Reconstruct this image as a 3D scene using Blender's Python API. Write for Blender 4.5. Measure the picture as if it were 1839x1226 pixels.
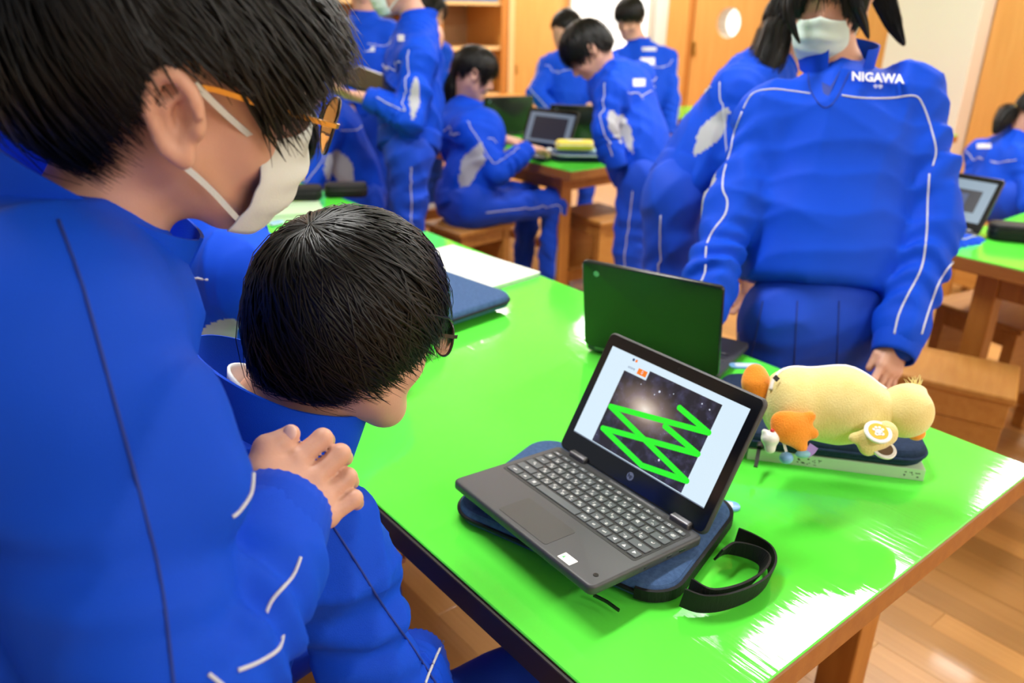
import bpy, math, random
import numpy as np
from mathutils import Matrix, Vector
random.seed(7); RNG = np.random.default_rng(7)
SC = bpy.context.scene
for o in list(bpy.data.objects): bpy.data.objects.remove(o)
COL = SC.collection
A3 = lambda *v: np.array(v, float)
def nrm(v):
    v = np.asarray(v, float); return v / max(np.linalg.norm(v), 1e-12)

# ------------------------------------------------------------------ camera
F_PX, PITCH, ROLL, YAW = 1463.6, math.radians(22.718), math.radians(1.2496), math.radians(50.543)
EYE = A3(0, 0, 1.3965)
FW = A3(math.cos(YAW)*math.cos(PITCH), math.sin(YAW)*math.cos(PITCH), -math.sin(PITCH))
_r = A3(math.sin(YAW), -math.cos(YAW), 0); _u = np.cross(_r, FW)
RT = math.cos(ROLL)*_r + math.sin(ROLL)*_u
UP = -math.sin(ROLL)*_r + math.cos(ROLL)*_u
def at(px, py, d):                     # point of the place seen at a pixel, d metres ahead of the camera
    return EYE + d*(FW + (px-919.5)/F_PX*RT - (py-613)/F_PX*UP)
def atz(px, py, z):                    # point at height z
    r = FW + (px-919.5)/F_PX*RT - (py-613)/F_PX*UP
    return EYE + r*((z-EYE[2])/r[2])
def cdir(x, y, z): return nrm(x*RT + y*UP + z*FW)
cam = bpy.data.cameras.new('camera'); co = bpy.data.objects.new('camera', cam); COL.objects.link(co)
M = Matrix.Identity(4)
for i in range(3):
    M[i][0], M[i][1], M[i][2], M[i][3] = RT[i], UP[i], -FW[i], EYE[i]
co.matrix_world = M
cam.sensor_width = 36; cam.lens = 36*F_PX/1839; cam.clip_start = .02; cam.clip_end = 60
cam.dof.use_dof = True; cam.dof.focus_distance = .93; cam.dof.aperture_fstop = 4.2
SC.camera = co

# ------------------------------------------------------------------ light
w = bpy.data.worlds.new('world'); SC.world = w; w.use_nodes = True
w.node_tree.nodes['Background'].inputs[0].default_value = (.86, .93, 1, 1)
w.node_tree.nodes['Background'].inputs[1].default_value = .40
SC.view_settings.view_transform = 'Standard'; SC.view_settings.look = 'None'
SC.view_settings.exposure = 0.0; SC.view_settings.gamma = 1; SC.view_settings.use_curve_mapping = False
def area(name, loc, size, power, col=(1, .99, .965), rot=(0, 0, 0)):
    l = bpy.data.lights.new(name, 'AREA'); l.shape = 'RECTANGLE'; l.size, l.size_y = size; l.energy = power; l.color = col
    o = bpy.data.objects.new(name, l); COL.objects.link(o); o.location = loc; o.rotation_euler = rot
    return o
CEIL = 3.0
LAMPS = [(.85, -2.4), (3.5, -2.4), (5.86, -2.4), (.85, 1.56), (3.5, 1.56), (5.86, 1.44), (1.2, 6.1), (4.15, 6.0), (5.86, 5.3)]
for x, y in LAMPS:
    area('ceiling_lamp_light', (x, y, CEIL-.075), (1.2, .26), 52)

# ------------------------------------------------------------------ materials
MATS = {}
def mat(name, col, rough=.5, spec=.5, var=None, vscale=8, vstretch=(1, 1, 1), bump=0, bscale=200, bstretch=(1, 1, 1), metal=0, coat=0, trans=0,
        emit=None, estr=1, sheen=0, objrand=0, sub=0, btype='noise', rvar=0):
    m = bpy.data.materials.new(name); m.use_nodes = True; nt = m.node_tree; N = nt.nodes; L = nt.links
    b = N['Principled BSDF']; b.inputs['Base Color'].default_value = (*col, 1); b.inputs['Roughness'].default_value = rough
    b.inputs['Specular IOR Level'].default_value = spec; b.inputs['Metallic'].default_value = metal
    b.inputs['Coat Weight'].default_value = coat; b.inputs['Coat Roughness'].default_value = .08
    b.inputs['Transmission Weight'].default_value = trans
    b.inputs['Sheen Weight'].default_value = sheen
    if sub:
        b.inputs['Subsurface Weight'].default_value = sub; b.inputs['Subsurface Radius'].default_value = (.012, .005, .003); b.inputs['Subsurface Scale'].default_value = .6
    if emit:
        b.inputs['Emission Color'].default_value = (*emit, 1); b.inputs['Emission Strength'].default_value = estr
    tc = N.new('ShaderNodeTexCoord')
    def noise(scale, stretch, detail=4):
        mp = N.new('ShaderNodeMapping'); mp.inputs['Scale'].default_value = stretch
        L.new(tc.outputs['Object'], mp.inputs['Vector'])
        if objrand:
            oi = N.new('ShaderNodeObjectInfo'); mm = N.new('ShaderNodeMath'); mm.operation = 'MULTIPLY'; mm.inputs[1].default_value = 37
            L.new(oi.outputs['Random'], mm.inputs[0]); L.new(mm.outputs[0], mp.inputs['Location'])
        n = N.new('ShaderNodeTexNoise'); n.inputs['Scale'].default_value = scale; n.inputs['Detail'].default_value = detail
        L.new(mp.outputs[0], n.inputs['Vector']); return n
    last = None
    if var:
        n = noise(vscale, vstretch); cr = N.new('ShaderNodeValToRGB'); cr.color_ramp.elements[0].position = .3; cr.color_ramp.elements[1].position = .7
        cr.color_ramp.elements[0].color = (*col, 1); cr.color_ramp.elements[1].color = (*var, 1)
        L.new(n.outputs['Fac'], cr.inputs[0]); last = cr.outputs[0]
    if objrand:
        oi = N.new('ShaderNodeObjectInfo'); hs = N.new('ShaderNodeHueSaturation'); mr = N.new('ShaderNodeMapRange')
        mr.inputs[3].default_value = 1-objrand; mr.inputs[4].default_value = 1+objrand
        L.new(oi.outputs['Random'], mr.inputs[0]); L.new(mr.outputs[0], hs.inputs['Value'])
        if last: L.new(last, hs.inputs['Color'])
        else: hs.inputs['Color'].default_value = (*col, 1)
        last = hs.outputs[0]
    if last: L.new(last, b.inputs['Base Color'])
    if rvar:
        n = noise(vscale, vstretch); mr = N.new('ShaderNodeMapRange'); mr.inputs[1].default_value = .3; mr.inputs[2].default_value = .7
        mr.inputs[3].default_value = max(.02, rough-rvar); mr.inputs[4].default_value = rough+rvar
        L.new(n.outputs['Fac'], mr.inputs[0]); L.new(mr.outputs[0], b.inputs['Roughness'])
    if bump:
        bp = N.new('ShaderNodeBump'); bp.inputs['Strength'].default_value = bump; bp.inputs['Distance'].default_value = .001
        if btype == 'noise': n = noise(bscale, bstretch, 2); L.new(n.outputs['Fac'], bp.inputs['Height'])
        else:
            n = N.new('ShaderNodeTexWave'); n.inputs['Scale'].default_value = bscale; n.inputs['Distortion'].default_value = 1.5; n.bands_direction = btype
            L.new(tc.outputs['Object'], n.inputs['Vector']); L.new(n.outputs['Fac'], bp.inputs['Height'])
        L.new(bp.outputs[0], b.inputs['Normal'])
    MATS[name] = m; return m
mat('jersey', (.003, .062, .62), .66, .14, var=(.004, .070, .68), vscale=5, bump=.35, bscale=900)
mat('jersey_rib', (.003, .064, .64), .65, .14, bump=.6, bscale=1100, sheen=.03)
mat('trousers', (.005, .060, .58), .65, .25, var=(.006, .068, .64), vscale=5, bump=.3, bscale=800, sheen=.03)
mat('trousers_seam', (.003, .028, .28), .7)
mat('piping', (.62, .64, .72), .5)
mat('white_mesh_panel', (.42, .43, .47), .6, bump=.3, bscale=700)
mat('white_shirt', (.8, .82, .84), .7, bump=.2, bscale=500)
mat('skin', (.62, .335, .235), .48, .4, var=(.68, .38, .285), vscale=22, bump=.12, bscale=420, sub=.12)
mat('skin_red', (.68, .30, .24), .5, .4)
mat('nail', (.80, .52, .45), .3, .5)
mat('lip', (.55, .22, .18), .45)
mat('eye', (.75, .75, .75), .2); mat('iris', (.02, .012, .008), .15)
mat('hair', (.0036, .0034, .0038), .40, .29)
mat('hair_base', (.006, .005, .005), .6, .2)
mat('mask_white', (.70, .73, .71), .75, .2, bump=.25, bscale=600)
mat('mask_green', (.62, .74, .70), .75, .2, bump=.25, bscale=600)
mat('gold', (.72, .45, .12), .28, .6, metal=1)
mat('dark_frame', (.03, .018, .012), .25, .6)
mat('green_top', (.10, .78, .055), .065, .5, var=(.12, .82, .07), vscale=3, bump=.22, bscale=120, bstretch=(1, .08, 1), rvar=.025)
mat('edge_dark', (.018, .010, .008), .5)
mat('table_edge', (.30, .105, .022), .45, .4, var=(.36, .14, .03), vscale=5, vstretch=(12, 1, 12), bump=.1, bscale=60, bstretch=(8, 1, 8))
mat('table_wood', (.36, .125, .018), .42, .45, var=(.44, .175, .03), vscale=6, vstretch=(8, 8, .8), objrand=.08)
mat('stool_wood', (.46, .19, .035), .4, .45, var=(.54, .25, .055), vscale=6, vstretch=(9, 1, 9), objrand=.08)
mat('plank_a', (.43, .20, .052), .33, .5, var=(.53, .27, .085), vscale=5, vstretch=(9, .7, 9), objrand=.22, coat=.15)
mat('floor_under', (.16, .06, .015), .7)
mat('cab_wood', (.66, .33, .085), .42, .4, var=(.72, .38, .11), vscale=4, vstretch=(8, 8, .6))
mat('cab_dark', (.50, .19, .035), .45, .4, var=(.56, .23, .05), vscale=4, vstretch=(8, 8, .6))
mat('cab_inside', (.42, .25, .12), .6)
mat('cab_light', (.82, .54, .24), .45)
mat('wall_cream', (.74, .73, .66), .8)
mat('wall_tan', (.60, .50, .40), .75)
mat('ceiling_white', (.82, .82, .80), .9)
mat('lamp_glow', (.9, .9, .9), .4, emit=(1, .98, .95), estr=9)
mat('lamp_body', (.85, .85, .85), .4)
mat('window_glow', (.8, .85, .85), .5, emit=(.93, 1, 1), estr=1.35)
mat('laptop_grey', (.050, .052, .058), .46, .5, bump=.06, bscale=1500)
mat('touchpad', (.046, .046, .048), .38)
mat('key', (.092, .106, .120), .42, bump=.04, bscale=1500); mat('key_legend', (.85, .87, .88), .5)
mat('key_well', (.02, .021, .022), .55)
mat('bezel', (.004, .005, .009), .12, .5); mat('lid', (.012, .014, .013), .22, .5)
mat('hinge', (.20, .20, .215), .45, metal=1)
mat('sticker', (.85, .88, .86), .5); mat('sticker_green', (.05, .6, .12), .5); mat('sticker_blue', (.15, .35, .8), .5)
mat('denim', (.040, .085, .20), .85, .15, var=(.065, .125, .27), vscale=160, bump=.5, bscale=700)
mat('denim_dark', (.013, .026, .062), .85, .15, var=(.022, .04, .09), vscale=160, bump=.5, bscale=700)
mat('black_web', (.006, .006, .007), .6, .3, bump=.5, bscale=500, bstretch=(1, 1, .2))
mat('black_plastic', (.01, .01, .011), .3)
mat('plush', (.80, .66, .25), .95, .1, var=(.86, .74, .33), vscale=30, bump=1.0, bscale=420, sheen=.5)
mat('plush_orange', (.93, .27, .02), .95, .1, var=(.98, .36, .04), vscale=30, bump=1.0, bscale=420, sheen=.4)
mat('badge_white', (.85, .85, .83), .3); mat('badge_yellow', (.80, .48, .06), .4); mat('badge_brown', (.12, .07, .04), .5)
mat('book_green', (.52, .70, .48), .6); mat('book_pages', (.80, .82, .72), .8); mat('ink', (.03, .03, .03), .6)
mat('paper', (.86, .92, .84), .6); mat('blue_plastic', (.20, .44, .80), .3, .5); mat('pale_plastic', (.66, .78, .88), .3)
mat('purple', (.38, .25, .70), .5); mat('red', (.7, .04, .04), .4)
mat('yellow', (.83, .68, .06), .5); mat('light_blue', (.25, .55, .72), .5); mat('cloth_blue', (.04, .22, .62), .7)
mat('scr_white', (.01, .01, .01), .2, emit=(.70, .86, .98), estr=1.0)
mat('scr_green', (.01, .01, .01), .3, emit=(.02, .93, .02), estr=1.0)
mat('scr_orange', (.01, .01, .01), .3, emit=(1, .22, .01), estr=1.0)
mat('scr_dark', (.01, .01, .01), .3, emit=(.012, .014, .03), estr=1.0)
mat('scr_grey', (.01, .01, .01), .2, emit=(.16, .20, .27), estr=1.0)
mat('scr_pale', (.01, .01, .01), .3, emit=(.26, .36, .46), estr=1.0)
mat('scr_ink', (.01, .01, .01), .3, emit=(.05, .08, .2), estr=1.0)
mat('scr_mag', (.01, .01, .01), .3, emit=(.6, .08, .7), estr=1.0)
mat('scr_star', (.01, .01, .01), .3, emit=(.75, .8, .95), estr=1.0)
mat('logo', (.25, .30, .42), .3, metal=.6)
mat('brass', (.45, .30, .08), .35, metal=.9)
mat('shoe', (.75, .76, .78), .5)
def lens_mat():
    m = mat('lens', (.9, .95, 1), .02, .5, trans=1.0); m.node_tree.nodes['Principled BSDF'].inputs['IOR'].default_value = 1.12
lens_mat()
def galaxy():
    m = bpy.data.materials.new('galaxy'); m.use_nodes = True; N = m.node_tree.nodes; L = m.node_tree.links
    b = N['Principled BSDF']; b.inputs['Base Color'].default_value = (.01, .01, .01, 1); b.inputs['Roughness'].default_value = .25
    tc = N.new('ShaderNodeTexCoord'); mp = N.new('ShaderNodeMapping'); mp.inputs['Location'].default_value = (.025, -.010, 0); mp.inputs['Rotation'].default_value = (0, 0, .1)
    sc = N.new('ShaderNodeVectorMath'); sc.operation = 'MULTIPLY'; sc.inputs[1].default_value = (10.5, 19, 1)
    L.new(tc.outputs['Object'], mp.inputs[0]); L.new(mp.outputs[0], sc.inputs[0])
    g = N.new('ShaderNodeTexGradient'); g.gradient_type = 'QUADRATIC_SPHERE'; L.new(sc.outputs[0], g.inputs[0])
    cr = N.new('ShaderNodeValToRGB'); e = cr.color_ramp.elements
    e[0].position = 0; e[0].color = (.012, .011, .022, 1); e[1].position = 1; e[1].color = (.95, .85, .72, 1)
    for p, c in ((.10, (.05, .036, .036, 1)), (.4, (.22, .16, .14, 1)), (.72, (.62, .50, .42, 1))):
        q = e.new(p); q.color = c
    L.new(g.outputs['Fac'], cr.inputs[0])
    n = N.new('ShaderNodeTexNoise'); n.inputs['Scale'].default_value = 60; n.inputs['Detail'].default_value = 8; L.new(tc.outputs['Object'], n.inputs[0])
    v = N.new('ShaderNodeTexVoronoi'); v.inputs['Scale'].default_value = 230; L.new(tc.outputs['Object'], v.inputs[0])
    st = N.new('ShaderNodeMapRange'); st.inputs[1].default_value = .16; st.inputs[2].default_value = .02; L.new(v.outputs['Distance'], st.inputs[0])
    nm = N.new('ShaderNodeMapRange'); nm.inputs[1].default_value = .5; nm.inputs[2].default_value = .75; L.new(n.outputs['Fac'], nm.inputs[0])
    mu = N.new('ShaderNodeMath'); mu.operation = 'MULTIPLY'; L.new(st.outputs[0], mu.inputs[0]); L.new(nm.outputs[0], mu.inputs[1])
    ad = N.new('ShaderNodeMixRGB'); ad.blend_type = 'ADD'; ad.inputs[0].default_value = 1; L.new(cr.outputs[0], ad.inputs[1])
    cm = N.new('ShaderNodeMixRGB'); cm.inputs[1].default_value = (0, 0, 0, 1); cm.inputs[2].default_value = (.55, .6, .9, 1); L.new(mu.outputs[0], cm.inputs[0]); L.new(cm.outputs[0], ad.inputs[2])
    bl = N.new('ShaderNodeMixRGB'); bl.blend_type = 'ADD'; bl.inputs[0].default_value = 1; bl.inputs[2].default_value = (0, 0, 0, 1)
    n2 = N.new('ShaderNodeValToRGB'); n2.color_ramp.elements[0].position = .45; n2.color_ramp.elements[0].color = (0, 0, 0, 1); n2.color_ramp.elements[1].position = .9; n2.color_ramp.elements[1].color = (.06, .06, .14, 1)
    L.new(n.outputs['Fac'], n2.inputs[0]); L.new(ad.outputs[0], bl.inputs[1]); L.new(n2.outputs[0], bl.inputs[2])
    L.new(bl.outputs[0], b.inputs['Emission Color']); b.inputs['Emission Strength'].default_value = 1
    MATS['galaxy'] = m
galaxy()

# ------------------------------------------------------------------ mesh helpers
def mesh_obj(name, V, Fc, m, parent=None, smooth=False, sharp=None, loc=None):
    me = bpy.data.meshes.new(name)
    V = np.asarray(V, float)
    if isinstance(Fc, np.ndarray):
        n, k = Fc.shape
        me.vertices.add(len(V)); me.vertices.foreach_set('co', V.astype(np.float32).ravel())
        me.loops.add(n*k); me.loops.foreach_set('vertex_index', Fc.astype(np.int32).ravel())
        me.polygons.add(n); me.polygons.foreach_set('loop_start', np.arange(0, n*k, k, dtype=np.int32))
        me.update(calc_edges=True)
    else:
        me.from_pydata([tuple(v) for v in V], [], [tuple(f) for f in Fc]); me.update()
    if smooth:
        me.polygons.foreach_set('use_smooth', np.ones(len(me.polygons), bool))
        if sharp: me.set_sharp_from_angle(angle=math.radians(sharp))
    me.materials.append(MATS[m])
    o = bpy.data.objects.new(name, me); COL.objects.link(o)
    if parent is not None: o.parent = parent
    if loc is not None: o.location = loc
    return o
def tag(o, label=None, cat=None, group=None, kind=None):
    if label: o['label'] = label
    if cat: o['category'] = cat
    if group: o['group'] = group
    if kind: o['kind'] = kind
    return o
def empty(name, loc, rz=0, label=None, cat=None, group=None, kind=None):
    o = bpy.data.objects.new(name, None); COL.objects.link(o); o.location = loc; o.rotation_euler = (0, 0, rz); o.empty_display_size = .05
    return tag(o, label, cat, group, kind)
class MB:                                       # collects shapes for ONE mesh
    def __init__(s): s.v = []; s.f = []
    def add(s, V, Fc, M=None):
        n = len(s.v)
        for v in V:
            if M is not None: v = M @ Vector(v)
            s.v.append(tuple(v))
        s.f += [tuple(i+n for i in f) for f in Fc]; return s
    def box(s, lo, hi, M=None):
        (a, b, c), (d, e, g) = lo, hi
        return s.add([(a, b, c), (d, b, c), (d, e, c), (a, e, c), (a, b, g), (d, b, g), (d, e, g), (a, e, g)],
                     [(0, 3, 2, 1), (4, 5, 6, 7), (0, 1, 5, 4), (1, 2, 6, 5), (2, 3, 7, 6), (3, 0, 4, 7)], M)
    def bbox(s, lo, hi, b=.003, M=None):        # bevelled box
        w, d = hi[0]-lo[0], hi[1]-lo[1]
        V, Fc = rslab(w, d, lo[2], hi[2], b, b, 2, 1)
        T = Matrix.Translation(((lo[0]+hi[0])/2, (lo[1]+hi[1])/2, 0))
        return s.add(V, Fc, (M @ T) if M is not None else T)
    def slab(s, w, d, z0, z1, r, bev, seg=4, bs=3, M=None):
        V, Fc = rslab(w, d, z0, z1, r, bev, seg, bs); return s.add(V, Fc, M)
    def tube(s, P, r, n=8, cap=True):
        V, Fc = tube(P, r, n, cap); return s.add(V, Fc)
    def build(s, name, m, parent=None, smooth=False, sharp=None, loc=None):
        return mesh_obj(name, s.v, s.f, m, parent, smooth, sharp, loc)
def rrect(w, d, r, seg):
    r = min(r, w/2-1e-5, d/2-1e-5); out = []
    for cx, cy, a0 in ((w/2-r, d/2-r, 0), (-w/2+r, d/2-r, 90), (-w/2+r, -d/2+r, 180), (w/2-r, -d/2+r, 270)):
        for i in range(seg+1):
            a = math.radians(a0+90*i/seg); out.append((cx+r*math.cos(a), cy+r*math.sin(a)))
    return out
def rslab(w, d, z0, z1, r, bev, seg=4, bs=3):
    bev = min(bev, (z1-z0)/2-1e-6); rings = []
    for i in range(bs+1):
        a = math.radians(90*i/bs); ins = bev*(1-math.sin(a)); rings.append((ins, z0+bev*(1-math.cos(a))))
    for i in range(bs, -1, -1):
        a = math.radians(90*i/bs); ins = bev*(1-math.sin(a)); rings.append((ins, z1-bev*(1-math.cos(a))))
    V = []; n = None
    for ins, z in rings:
        L = rrect(w-2*ins, d-2*ins, max(r-ins, 1e-4), seg); n = len(L); V += [(x, y, z) for x, y in L]
    Fc = []
    for k in range(len(rings)-1):
        for i in range(n):
            j = (i+1) % n; Fc.append((k*n+i, k*n+j, (k+1)*n+j, (k+1)*n+i))
    Fc.append(tuple(range(n-1, -1, -1))); Fc.append(tuple((len(rings)-1)*n+i for i in range(n)))
    return V, Fc
def tube(P, r, n=8, cap=True):
    P = np.asarray(P, float); m = len(P); rr = np.broadcast_to(np.asarray(r, float), (m,))
    T = np.gradient(P, axis=0); T /= np.linalg.norm(T, axis=1, keepdims=True)+1e-12
    u = np.cross(T[0], (0, 0, 1)); u = np.cross(T[0], (1, 0, 0)) if np.linalg.norm(u) < .1 else u
    u = nrm(u); V = []
    for i in range(m):
        u = nrm(u - T[i]*np.dot(u, T[i])); v = np.cross(T[i], u)
        for k in range(n):
            a = 2*math.pi*k/n; V.append(P[i]+rr[i]*(math.cos(a)*u+math.sin(a)*v))
    Fc = [(i*n+k, i*n+(k+1) % n, (i+1)*n+(k+1) % n, (i+1)*n+k) for i in range(m-1) for k in range(n)]
    if cap: Fc += [tuple(range(n-1, -1, -1)), tuple((m-1)*n+k for k in range(n))]
    return V, Fc
def smooth_path(P, n=40, closed=False):
    P = np.asarray(P, float); m = len(P); out = []
    segs = m if closed else m-1
    for s in range(segs):
        p = [P[(s+j) % m] if closed else P[min(max(s+j, 0), m-1)] for j in (-1, 0, 1, 2)]
        k = max(2, n//segs)
        for i in range(k):
            t = i/k; out.append(.5*((2*p[1])+(-p[0]+p[2])*t+(2*p[0]-5*p[1]+4*p[2]-p[3])*t*t+(-p[0]+3*p[1]-3*p[2]+p[3])*t**3))
    if not closed: out.append(P[-1])
    return np.array(out)
def ribbon(P, wdir, width, th):                # strap: a band of rectangular section along a path
    P = np.asarray(P, float); m = len(P); W = np.asarray(wdir, float); W = np.broadcast_to(W, (m, 3)); V = []
    T = np.gradient(P, axis=0)
    for i in range(m):
        t = nrm(T[i]); ww = nrm(W[i]-t*np.dot(W[i], t)); n = np.cross(t, ww)
        for a, b in ((-1, -1), (1, -1), (1, 1), (-1, 1)): V.append(P[i]+ww*width/2*a+n*th/2*b)
    Fc = [(i*4+k, i*4+(k+1) % 4, i*4+4+(k+1) % 4, i*4+4+k) for i in range(m-1) for k in range(4)]
    Fc += [(3, 2, 1, 0), tuple((m-1)*4+k for k in range(4))]
    return V, Fc
_tc = {}
def text_mesh(s, size, ext=0.0002, bold=0):
    key = (s, size, ext, bold)
    if key in _tc: return _tc[key]
    cu = bpy.data.curves.new('t', 'FONT'); cu.body = s; cu.size = size; cu.align_x = 'CENTER'; cu.align_y = 'CENTER'; cu.extrude = ext; cu.resolution_u = 2; cu.offset = bold
    o = bpy.data.objects.new('t', cu)
    me = o.to_mesh()
    V = [tuple(v.co) for v in me.vertices]; Fc = [tuple(p.vertices) for p in me.polygons]
    o.to_mesh_clear(); bpy.data.objects.remove(o); bpy.data.curves.remove(cu)
    _tc[key] = (V, Fc); return _tc[key]
def frame(o, x, y, z=None):                    # 4x4 from origin and x, y axes
    x = nrm(x); z = nrm(np.cross(x, y)) if z is None else z; y = np.cross(z, x)
    return Matrix(((x[0], y[0], z[0], o[0]), (x[1], y[1], z[1], o[1]), (x[2], y[2], z[2], o[2]), (0, 0, 0, 1)))

# ------------------------------------------------------------------ organic shapes: smooth unions meshed with surface nets
class Org:
    def __init__(s, wr=0, wseed=1, wf=26): s.p = []; s.wr = wr; s.wf = wf; s.seed = wseed
    def cone(s, a, b, r1, r2, k=.02, flat=None, ratio=1, op='u', fold=None):
        s.p.append(('c', np.asarray(a, float), np.asarray(b, float), r1, r2, k, None if flat is None else nrm(flat), ratio, op, fold)); return s
    def chain(s, P, R, k=.02, **kw):
        for i in range(len(P)-1): s.cone(P[i], P[i+1], R[i], R[i+1], k, **kw)
        return s
    def ell(s, c, rad, X=None, Y=None, k=.02, op='u'):
        if X is None: B = np.eye(3)
        else:
            X = nrm(X); Z = nrm(np.cross(X, Y)); B = np.stack([X, np.cross(Z, X), Z])
        s.p.append(('e', np.asarray(c, float), np.asarray(rad, float), B, k, op)); return s
    def plane(s, p, n, k=.02): s.p.append(('p', np.asarray(p, float), nrm(n), k)); return s
    def bounds(s):
        lo = np.full(3, 9e9); hi = -lo
        for q in s.p:
            if q[0] == 'p': continue
            if q[0] == 'c':
                if q[8] != 'u': continue
                r = max(q[3], q[4])*1.05
                lo = np.minimum(lo, np.minimum(q[1], q[2])-r); hi = np.maximum(hi, np.maximum(q[1], q[2])+r)
            else:
                if q[5] != 'u': continue
                r = q[2].max(); lo = np.minimum(lo, q[1]-r); hi = np.maximum(hi, q[1]+r)
        return lo, hi
    @staticmethod
    def _d(q, P):
        if q[0] == 'c':
            _, a, b, r1, r2, k, fl, ratio, op, fold = q
            ab = b-a; L2 = max(ab@ab, 1e-12); pa = P-a; t = np.clip(pa@ab/L2, 0, 1); v = pa-t[..., None]*ab
            if fl is not None:
                c = v@fl; v = v+(ratio-1)*c[..., None]*fl
            r = r1+(r2-r1)*t
            if fold:
                amp, n, ph, fd = fold
                r = r+amp*np.sin(2*np.pi*n*t+ph+2.2*np.sin(P@fd*38))*np.sin(np.pi*np.clip(t, 0, 1))
            return np.sqrt((v*v).sum(-1))-r
        _, c, rad, B, k, op = q
        u = (P-c)@B.T; n0 = np.sqrt(((u/rad)**2).sum(-1)); n1 = np.sqrt(((u/rad**2)**2).sum(-1))+1e-9
        return n0*(n0-1)/n1
    def wrinkle(s, P):
        if not s.wr: return 0
        g = np.random.default_rng(s.seed); out = 0; f = s.wf
        wp = P+.025*np.sin(P[..., [1, 2, 0]]*11+g.uniform(0, 6, 3))+.008*np.sin(P[..., [2, 0, 1]]*37+g.uniform(0, 6, 3))
        for i in range(5):
            d = nrm(g.normal(size=3)*A3(1, 1, .8)); e = nrm(g.normal(size=3)); ph = wp@d*f*(.55+.35*i)+g.uniform(0, 6)
            m = np.clip(.5+.8*np.sin(P@e*9+g.uniform(0, 6)), 0, 1)
            out = out+m*(1.2-2.2*np.abs(np.sin(ph*.5))**.6)/(1+.45*i)
        return -s.wr*out*.55
    def grid(s, lo, h, n):
        D = np.full(n, 1.0)
        ax = [lo[i]+h*np.arange(n[i]) for i in range(3)]
        for q in s.p:
            if q[0] == 'p':
                P = np.stack(np.meshgrid(*ax, indexing='ij'), -1); D = s._mix(D, -((P-q[1])@q[2]), q[3], 's'); continue
            if q[0] == 'c':
                r = max(q[3], q[4])*(1 if q[7] >= 1 else 1/q[7]); a = np.minimum(q[1], q[2])-r; b = np.maximum(q[1], q[2])+r; k, op = q[5], q[8]
            else:
                r = q[2].max(); a = q[1]-r; b = q[1]+r; k, op = q[4], q[5]
            m = k+3*h+.004; i0 = np.maximum(0, np.floor((a-m-lo)/h).astype(int)); i1 = np.minimum(n, np.ceil((b+m-lo)/h).astype(int)+1)
            if (i1 <= i0).any(): continue
            sl = tuple(slice(i0[j], i1[j]) for j in range(3))
            P = np.stack(np.meshgrid(*[ax[j][sl[j]] for j in range(3)], indexing='ij'), -1)
            D[sl] = s._mix(D[sl], s._d(q, P), k, op)
        if s.wr:
            band = np.abs(D) < s.wr*3+2*h; I = np.argwhere(band); P = lo+h*I; D[band] += s.wrinkle(P)
        return D
    @staticmethod
    def _mix(D, e, k, op):
        if op == 'u':
            g = np.maximum(k-np.abs(D-e), 0)/max(k, 1e-9); return np.minimum(D, e)-g*g*k/4
        g = np.maximum(k-np.abs(D+e), 0)/max(k, 1e-9); return np.maximum(D, -e)+g*g*k/4
    def val(s, P):
        P = np.asarray(P, float); D = np.full(P.shape[:-1], 1.0)
        for q in s.p:
            if q[0] == 'p': D = s._mix(D, -((P-q[1])@q[2]), q[3], 's'); continue
            D = s._mix(D, s._d(q, P), q[5] if q[0] == 'c' else q[4], q[8] if q[0] == 'c' else q[5])
        return D+s.wrinkle(P)
    def grad(s, P, e=.002):
        return np.stack([(s.val(P+e*np.eye(3)[i])-s.val(P-e*np.eye(3)[i]))/(2*e) for i in range(3)], -1)
    def snap(s, P, off=0, it=6):
        P = np.array(P, float)
        for _ in range(it):
            g = s.grad(P); g /= np.linalg.norm(g, axis=-1, keepdims=True)+1e-9
            P = P-np.clip(s.val(P)-off, -.03, .03)[..., None]*g
        return P
    def cast(s, px, py, d0, d1, n=90, off=.0015):
        px, py = np.broadcast_arrays(np.asarray(px, float), np.asarray(py, float)); R = FW+((px-919.5)/F_PX)[..., None]*RT-((py-613)/F_PX)[..., None]*UP
        t = np.full(px.shape, d0); live = np.ones(px.shape, bool)
        for _ in range(n):
            v = s.val(EYE+t[..., None]*R)-off; t = np.where(v > 0, t+np.clip(v*.7, .0008, .03), t)
        t = np.minimum(t, d1); return EYE+t[..., None]*R
    def mesh(s, h):
        lo, hi = s.bounds(); lo = lo-4*h; n = np.ceil((hi+4*h-lo)/h).astype(int)+1
        return surfnet(s.grid(lo, h, n), lo, h)
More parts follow.
